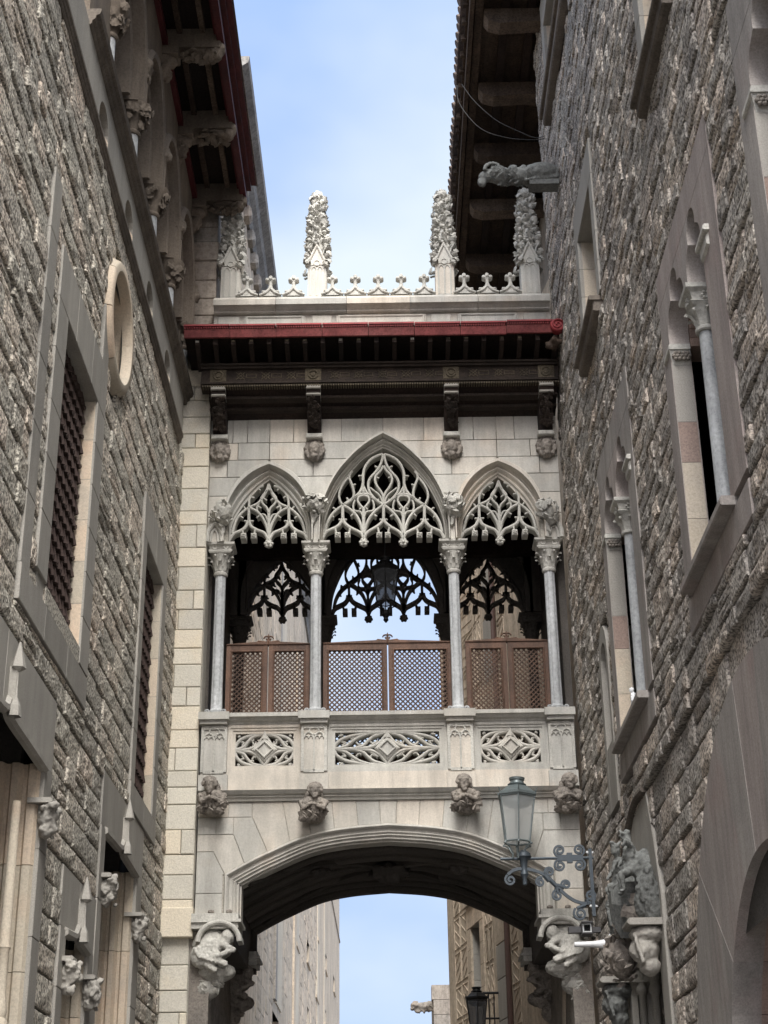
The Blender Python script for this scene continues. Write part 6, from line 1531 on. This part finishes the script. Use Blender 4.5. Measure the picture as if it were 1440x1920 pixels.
# ================================================================== lanterns
def lantern(root, x, y, zt_, s, glass_m, metal, tilt=0.0):
    """six-sided glazed lantern; zt_ = top of chimney, s = width across the eaves"""
    M_ = Matrix.Rotation(tilt, 4, 'Y')
    def FRl(a, b, c): v = M_ @ Vector((a, b, c)); return (x+v.x, y+v.y, zt_+v.z)
    R1, R2 = s*.5, s*.335; zr, zb_ = -s*.50, -s*1.62; rot = math.pi/6
    def ring(r, z): return [(r*math.cos(rot+k*math.pi/3), r*math.sin(rot+k*math.pi/3), z) for k in range(6)]
    def loft(mb, rs, cap=True):
        n = 6; vs_ = [p for r, z in rs for p in ring(r, z)]
        fs = [(i*n+k, i*n+(k+1) % n, (i+1)*n+(k+1) % n, (i+1)*n+k) for i in range(len(rs)-1) for k in range(n)]
        if cap: fs += [tuple(range(n))[::-1], tuple((len(rs)-1)*n+k for k in range(n))]
        mb.add(vs_, fs)
    mb = MB(FRl); loft(mb, [(R1*1.0, zr), (R1*1.06, zr+s*.03), (R1*1.04, zr+s*.10), (R1*.92, zr+s*.12), (R1*.55, zr+s*.27), (R1*.42, zr+s*.30)]); roof = mb.build('lantern_roof', metal, root)
    mb = MB(FRl); m2 = MB(); m2.lathe((0, 0), [(R1*.42, zr+s*.29), (R1*.48, zr+s*.33), (R1*.36, zr+s*.36), (R1*.33, zr+s*.43), (R1*.38, zr+s*.44), (R1*.40, zr+s*.50), (R1*.25, zr+s*.50)], 14); mb.add(m2.v, m2.f); mb.build('chimney', metal, roof, True, 40)
    mb = MB(FRl)
    for k in range(6):
        p = ring(R1*1.02, zr+s*.10)[k]; mb.tube([p, (p[0]*1.05, p[1]*1.05, p[2]+s*.07), (p[0]*1.12, p[1]*1.12, p[2]+s*.11)], [s*.02, s*.015, s*.004], 5)
        a_, b_ = ring(R1*1.05, zr+s*.065)[k], ring(R1*1.05, zr+s*.065)[(k+1) % 6]
        for q in range(9):
            u = (q+.5)/9; c_ = [a_[i]+(b_[i]-a_[i])*u for i in range(3)]; mb.ball(c_, s*.012, 1)
    mb.build('crown_trim', metal, roof)
    mb = MB(FRl)
    T, Bt = ring(R1*.97, zr), ring(R2, zb_)
    for k in range(6):
        mb.tube([T[k], Bt[k]], s*.018, 6); mb.tube([T[k], T[(k+1) % 6]], s*.02, 6); mb.tube([Bt[k], Bt[(k+1) % 6]], s*.022, 6)
    mb.build('cage', metal, root)
    for k in range(6):
        mb = MB(FRl); k2 = (k+1) % 6; q = .985
        mb.add([tuple(v*q for v in T[k][:2])+(T[k][2],), tuple(v*q for v in T[k2][:2])+(T[k2][2],), tuple(v*q for v in Bt[k2][:2])+(Bt[k2][2],), tuple(v*q for v in Bt[k][:2])+(Bt[k][2],)], [(0, 1, 2, 3)]); mb.build('pane', glass_m, root)
    mb = MB(FRl); m2 = MB(); m2.lathe((0, 0), [(R1*.72, zr-s*.02), (R1*.70, zr-s*.16), (R1*.45, zr-s*.24), (R1*.3, zr-s*.26)], 16); mb.add(m2.v, m2.f); mb.build('reflector', metal, root, True, 40)
    mb = MB(FRl)
    for k in range(6):
        p = Bt[k]; mb.tube([p, (p[0]*1.12, p[1]*1.12, p[2]-s*.05), (p[0]*.72, p[1]*.72, p[2]-s*.12), (p[0]*.42, p[1]*.42, p[2]-s*.28), (p[0]*.45, p[1]*.45, p[2]-s*.42)], s*.022, 6)
        mb.ball((p[0]*1.14, p[1]*1.14, p[2]-s*.05), s*.03, 1)
    mb.build('basket', metal, root)
    return FRl, zb_-s*.42
def scroll(mb, c, r, a0, turns, w, dirn=1, tk=.012):                       # volute as a flat strap; mb is in (a,b,c) facade frame
    n = int(26*turns); pts = []
    for i in range(n+1):
        t = i/n; rr = r*(1-.82*t); an = a0+dirn*t*turns*2*math.pi; pts.append((c[0]+rr*math.cos(an), c[1]+rr*math.sin(an)))
    mb.sweep(pts, [(-tk, -w), (-tk, w), (tk, w), (tk, -w)])
LY = 18.98
def lb(px, py): p = onY(px, py, LY); return (p[0], p[2])
SL = thing('street_lamp', (XR, LY, lb(1112, 1716)[1]), 'grey iron wall lamp with six-sided lantern on scrolled bracket', 'street lamp', None)
def FR_S(a, b, c): return (a, LY-c, b)
lx, lzt = lb(969, 1459); s_l = abs(lb(1007, 1497)[0]-lb(932, 1497)[0])
fl_, zbot = lantern(SL, lx, LY, lzt, s_l, 'lamp_glass', 'lantern_metal', R_(2.0))
sx, sz = lb(982, 1610)
mb = MB(); mb.lathe((sx, LY), [(.03, sz+.10), (.085, sz+.06), (.09, sz+.02), (.05, sz-.02), (.035, sz-.14), (.042, sz-.16), (.05, sz-.19), (.04, sz-.21), (.028, sz-.24), (.028, sz-.31), (.015, sz-.32)], 14); mb.build('stem', 'grey_iron', SL, True, 40)
mb = MB(FR_S); az = sz-.0
mb.tube([(lb(938, 1611)[0], az, 0), (XR+.02, az, 0)], .018, 8)
mb.box(lb(1045, 1610)[0], lb(1093, 1610)[0], az-.035, az+.035, -.02, .02); mb.box(lb(1063, 1610)[0], lb(1073, 1610)[0], az-.06, az+.06, -.028, .028)
mb.build('arm', 'grey_iron', SL)
mb = MB(FR_S)
def sc_px(cx, cy, r, a0, turns, d): scroll(mb, lb(cx, cy), r/135, R_(a0), turns, .018, d, .013)
for (cx, cy, a0, d) in [(1049, 1595, 250, -1), (1085, 1594, 290, 1), (1050, 1623, 110, 1), (1087, 1622, 70, -1)]: sc_px(cx, cy, 9.5, a0, 1.6, d)
for p, q in [((1046, 1603), (1056, 1610)), ((1090, 1602), (1080, 1609)), ((1046, 1615), (1056, 1611)), ((1090, 1614), (1080, 1610))]: mb.bar([lb(*p), lb(*q)], .016, -.018, .018)
# lower S-shaped brace
brace = spline([lb(952, 1640), lb(963, 1632), lb(978, 1629), lb(1000, 1632), lb(1020, 1640), lb(1038, 1655), lb(1052, 1670), lb(1066, 1682), lb(1080, 1690), lb(1096, 1694), lb(1108, 1692)], 4)
mb.sweep(brace, [(-.018, -.018), (-.018, .018), (.018, .018), (.018, -.018)])
sc_px(957, 1650, 9, 120, 1.5, 1)
for (cx, cy, r_, a0, d) in [(1030, 1635, 8, 200, -1), (1013, 1654, 8, 60, 1), (1061, 1659, 8, 220, -1), (1045, 1679, 9, 60, 1), (1107, 1680, 9, 300, 1), (1088, 1713, 11, 130, 1)]: sc_px(cx, cy, r_, a0, 1.6, d)
for p, q in [((1020, 1640), (1030, 1652)), ((1028, 1646), (1044, 1662)), ((1044, 1660), (1058, 1664)), ((1044, 1664), (1046, 1674)), ((1082, 1704), (1098, 1697)), ((1100, 1686), (1104, 1696))]: mb.bar([lb(*p), lb(*q)], .024, -.024, .024)
mb.build('scrollwork', 'grey_iron', SL)
mb = MB(FR_S); zt2, zb2 = lb(1112, 1592)[1], lb(1112, 1718)[1]
mb.box(XR-.045, XR-.005, zb2, zt2, -.03, .03); mb.build('wall_plate', 'grey_iron', SL)
for z in (zt2-.04, zb2+.12):
    mb = MB(); mb.ball((XR-.055, LY, z), .022, 1); mb.box(XR-.05, XR+.05, LY-.012, LY+.012, z-.012, z+.012); mb.build('bolt', 'white_plastic', SL)
# lantern hanging in the bridge
hy = 21.0; hx, hzt = onY(722, 1046, hy)[[0, 2]]; hs = abs(onY(752, 1065, hy)[0]-onY(696, 1065, hy)[0])
HL = thing('hanging_lantern', (hx, hy, hzt-.5), 'black lantern with frosted panes hanging inside the central bridge arch', 'lantern')
lantern(HL, hx, hy, hzt, hs, 'lamp_glass_dark', 'black_iron', 0)
mb = MB(); mb.tube([(hx, hy, hzt-.05), (hx, hy, 12.05)], .012, 6); mb.lathe((hx, hy), [(.06, 12.0), (.06, 12.03), (.02, 12.05)], 10); mb.build('rod', 'black_iron', HL)
mb = MB(); zz = hzt-hs*1.62-hs*.42; mb.lathe((hx, hy), [(.05*1.2, zz+.06), (.06, zz), (.03, zz-.05), (.04, zz-.08), (.01, zz-.12)], 10); mb.build('finial', 'black_iron', HL)
# lamp farther down the street
fy = 28.0; fx, fzt = onY(893, 1851, fy)[[0, 2]]; fs_ = abs(onY(916, 1872, fy)[0]-onY(871, 1872, fy)[0])
FL_ = thing('street_lamp', (fx+.7, fy, fzt-1), 'black street lantern beside the iron balcony beyond the arch', 'street lamp')
lantern(FL_, fx, fy, fzt, fs_, 'lamp_glass_dark', 'black_iron', 0)
mb = MB(); zz = fzt-fs_*1.62-fs_*.42; wx = FO[0]+fd[0]/fd[1]*(fy-FO[1])
mb.tube([(fx, fy, zz+.05), (fx, fy, zz-.25)], .03, 8); mb.tube([(fx, fy, zz-.02), (wx+.05, fy, zz-.02)], .02, 8); mb.tube(spline([(fx, fy, zz-.22), (fx+.3, fy, zz-.3), (wx+.05, fy, zz-.6)], 5), .018, 8); mb.build('bracket', 'black_iron', FL_)

# ================================================================== small wall fittings
cy_ = 18.75
def lc(px, py): p = onY(px, py, cy_); return (p[0], p[2])
CCT = thing('security_camera', (XR, cy_, lc(1100, 1742)[1]), 'small dark box camera on the wall below the lamp bracket', 'camera')
def FR_C(a, b, c): return (a, cy_-c, b)
x0, z1 = lc(1090, 1729); x1, z0 = lc(1112, 1750)
mb = MB(FR_C)
mb.box(x0, x1, z1-.012, z1+.004, -.25, .05); mb.box(x0, x1, z0, z0+.012, -.25, .0); mb.box(x0, x0+.012, z0+.012, z1-.012, -.25, .0); mb.box(x1-.012, x1, z0+.012, z1-.012, -.25, .0); mb.box(x0+.012, x1-.012, z0+.012, z1-.012, -.25, -.05); ho = mb.build('housing', 'camera_metal', CCT)
mb = MB(FR_C); xm, zm = (x0+x1)/2, (z0+z1)/2
mb.prism([(xm+.045*math.cos(t), zm+.045*math.sin(t)) for t in [k*math.pi/8 for k in range(16)]], -.06, -.02, .01); mb.build('lens', 'lens', CCT)
mb = MB(FR_C); mb.bar([(x0+.02, z0+.02), (x1-.02, z0+.02), (x1-.02, z1-.02), (x0+.02, z1-.02)], .007, -.03, .002, True); mb.build('bezel', 'white_plastic', CCT)
mb = MB(FR_C); mb.box(x1-.02, XR+.06, zm-.03, zm+.03, -.2, -.12); mb.build('mount', 'camera_metal', CCT); mb = MB(FR_C); mb.box(x0-.14, x0, z0+.03, z1-.03, -.22, -.10); mb.build('junction_box', 'camera_metal', CCT)
hy_ = 17.75
p0 = onY(1147, 1770, hy_); p1 = onY(1100, 1768, hy_)
HB = thing('wall_bracket', (XR, hy_, p0[2]), 'white tapered bracket arm fixed to the brown wall beside the carved doorway', 'bracket')
mb = MB(); ax_ = [(XR+.02, .115), (XR-.02, .115), (XR-.035, .10), (XR-.05, .065), (XR-.10, .05), (XR-.2, .035), (XR-.42, .028)]
mb.tube([(x, hy_, p0[2]) for x, _ in ax_], [r_ for _, r_ in ax_], 16); mb.build('arm', 'white_plastic', HB, True, 40)
mb = MB(); mb.tube([(XR+.06, hy_, p0[2]), (XR+.0, hy_, p0[2])], .125, 16); mb.build('base_plate', 'camera_metal', HB, True, 40)
# small white figure-like object on a sill
ox = XR-.05; oy, oz = 14.62, 6.14
bl = [((ox, oy, oz+.06), (.045, .05, .07)), ((ox-.01, oy, oz+.15), (.035, .035, .05)), ((ox-.02, oy, oz+.215), .03), ((ox-.03, oy-.05, oz+.10), (.02, .03, .05)), ((ox, oy+.03, oz+.02), (.05, .06, .03))]
o = carve('white_ornament', bl, .010, 'white_plastic', None, .006, 30); tag(o, 'small lumpy white ornament standing on a twin window sill', 'ornament')
# slack cables between eave and wall
for i, (pts, lab) in enumerate([([(857, 160), (862, 195), (900, 240), (950, 258), (1003, 262)], 'lower slack black cable from timber eave to wall'), ([(866, 158), (890, 190), (930, 225), (970, 245), (1003, 258)], 'upper taut black cable from timber eave to wall')]):
    P3 = []
    for k, (px, py) in enumerate(pts):
        u = k/(len(pts)-1); yv = 19.3+(19.0-19.3)*u; P3.append(tuple(onY(px, py, yv)))
    mb = MB(); mb.tube(spline(P3+[(XR+.05, 18.95, P3[-1][2])], 6), .006, 6); tag(mb.build('cable', 'cable'), lab, 'cable')

# ------------------------------------------------------------------ keep thing > part > sub-part
def depth_of(o):
    d = 1
    while o.parent is not None: o = o.parent; d += 1
    return d
for o in [q for q in bpy.data.objects if depth_of(q) > 3]:
    if depth_of(o) <= 3: continue
    q = o.parent; root = q
    while root.parent is not None: root = root.parent
    q.parent = root; q.matrix_parent_inverse = Matrix.Translation(-root.location) if root.type == 'EMPTY' else Matrix.Identity(4)
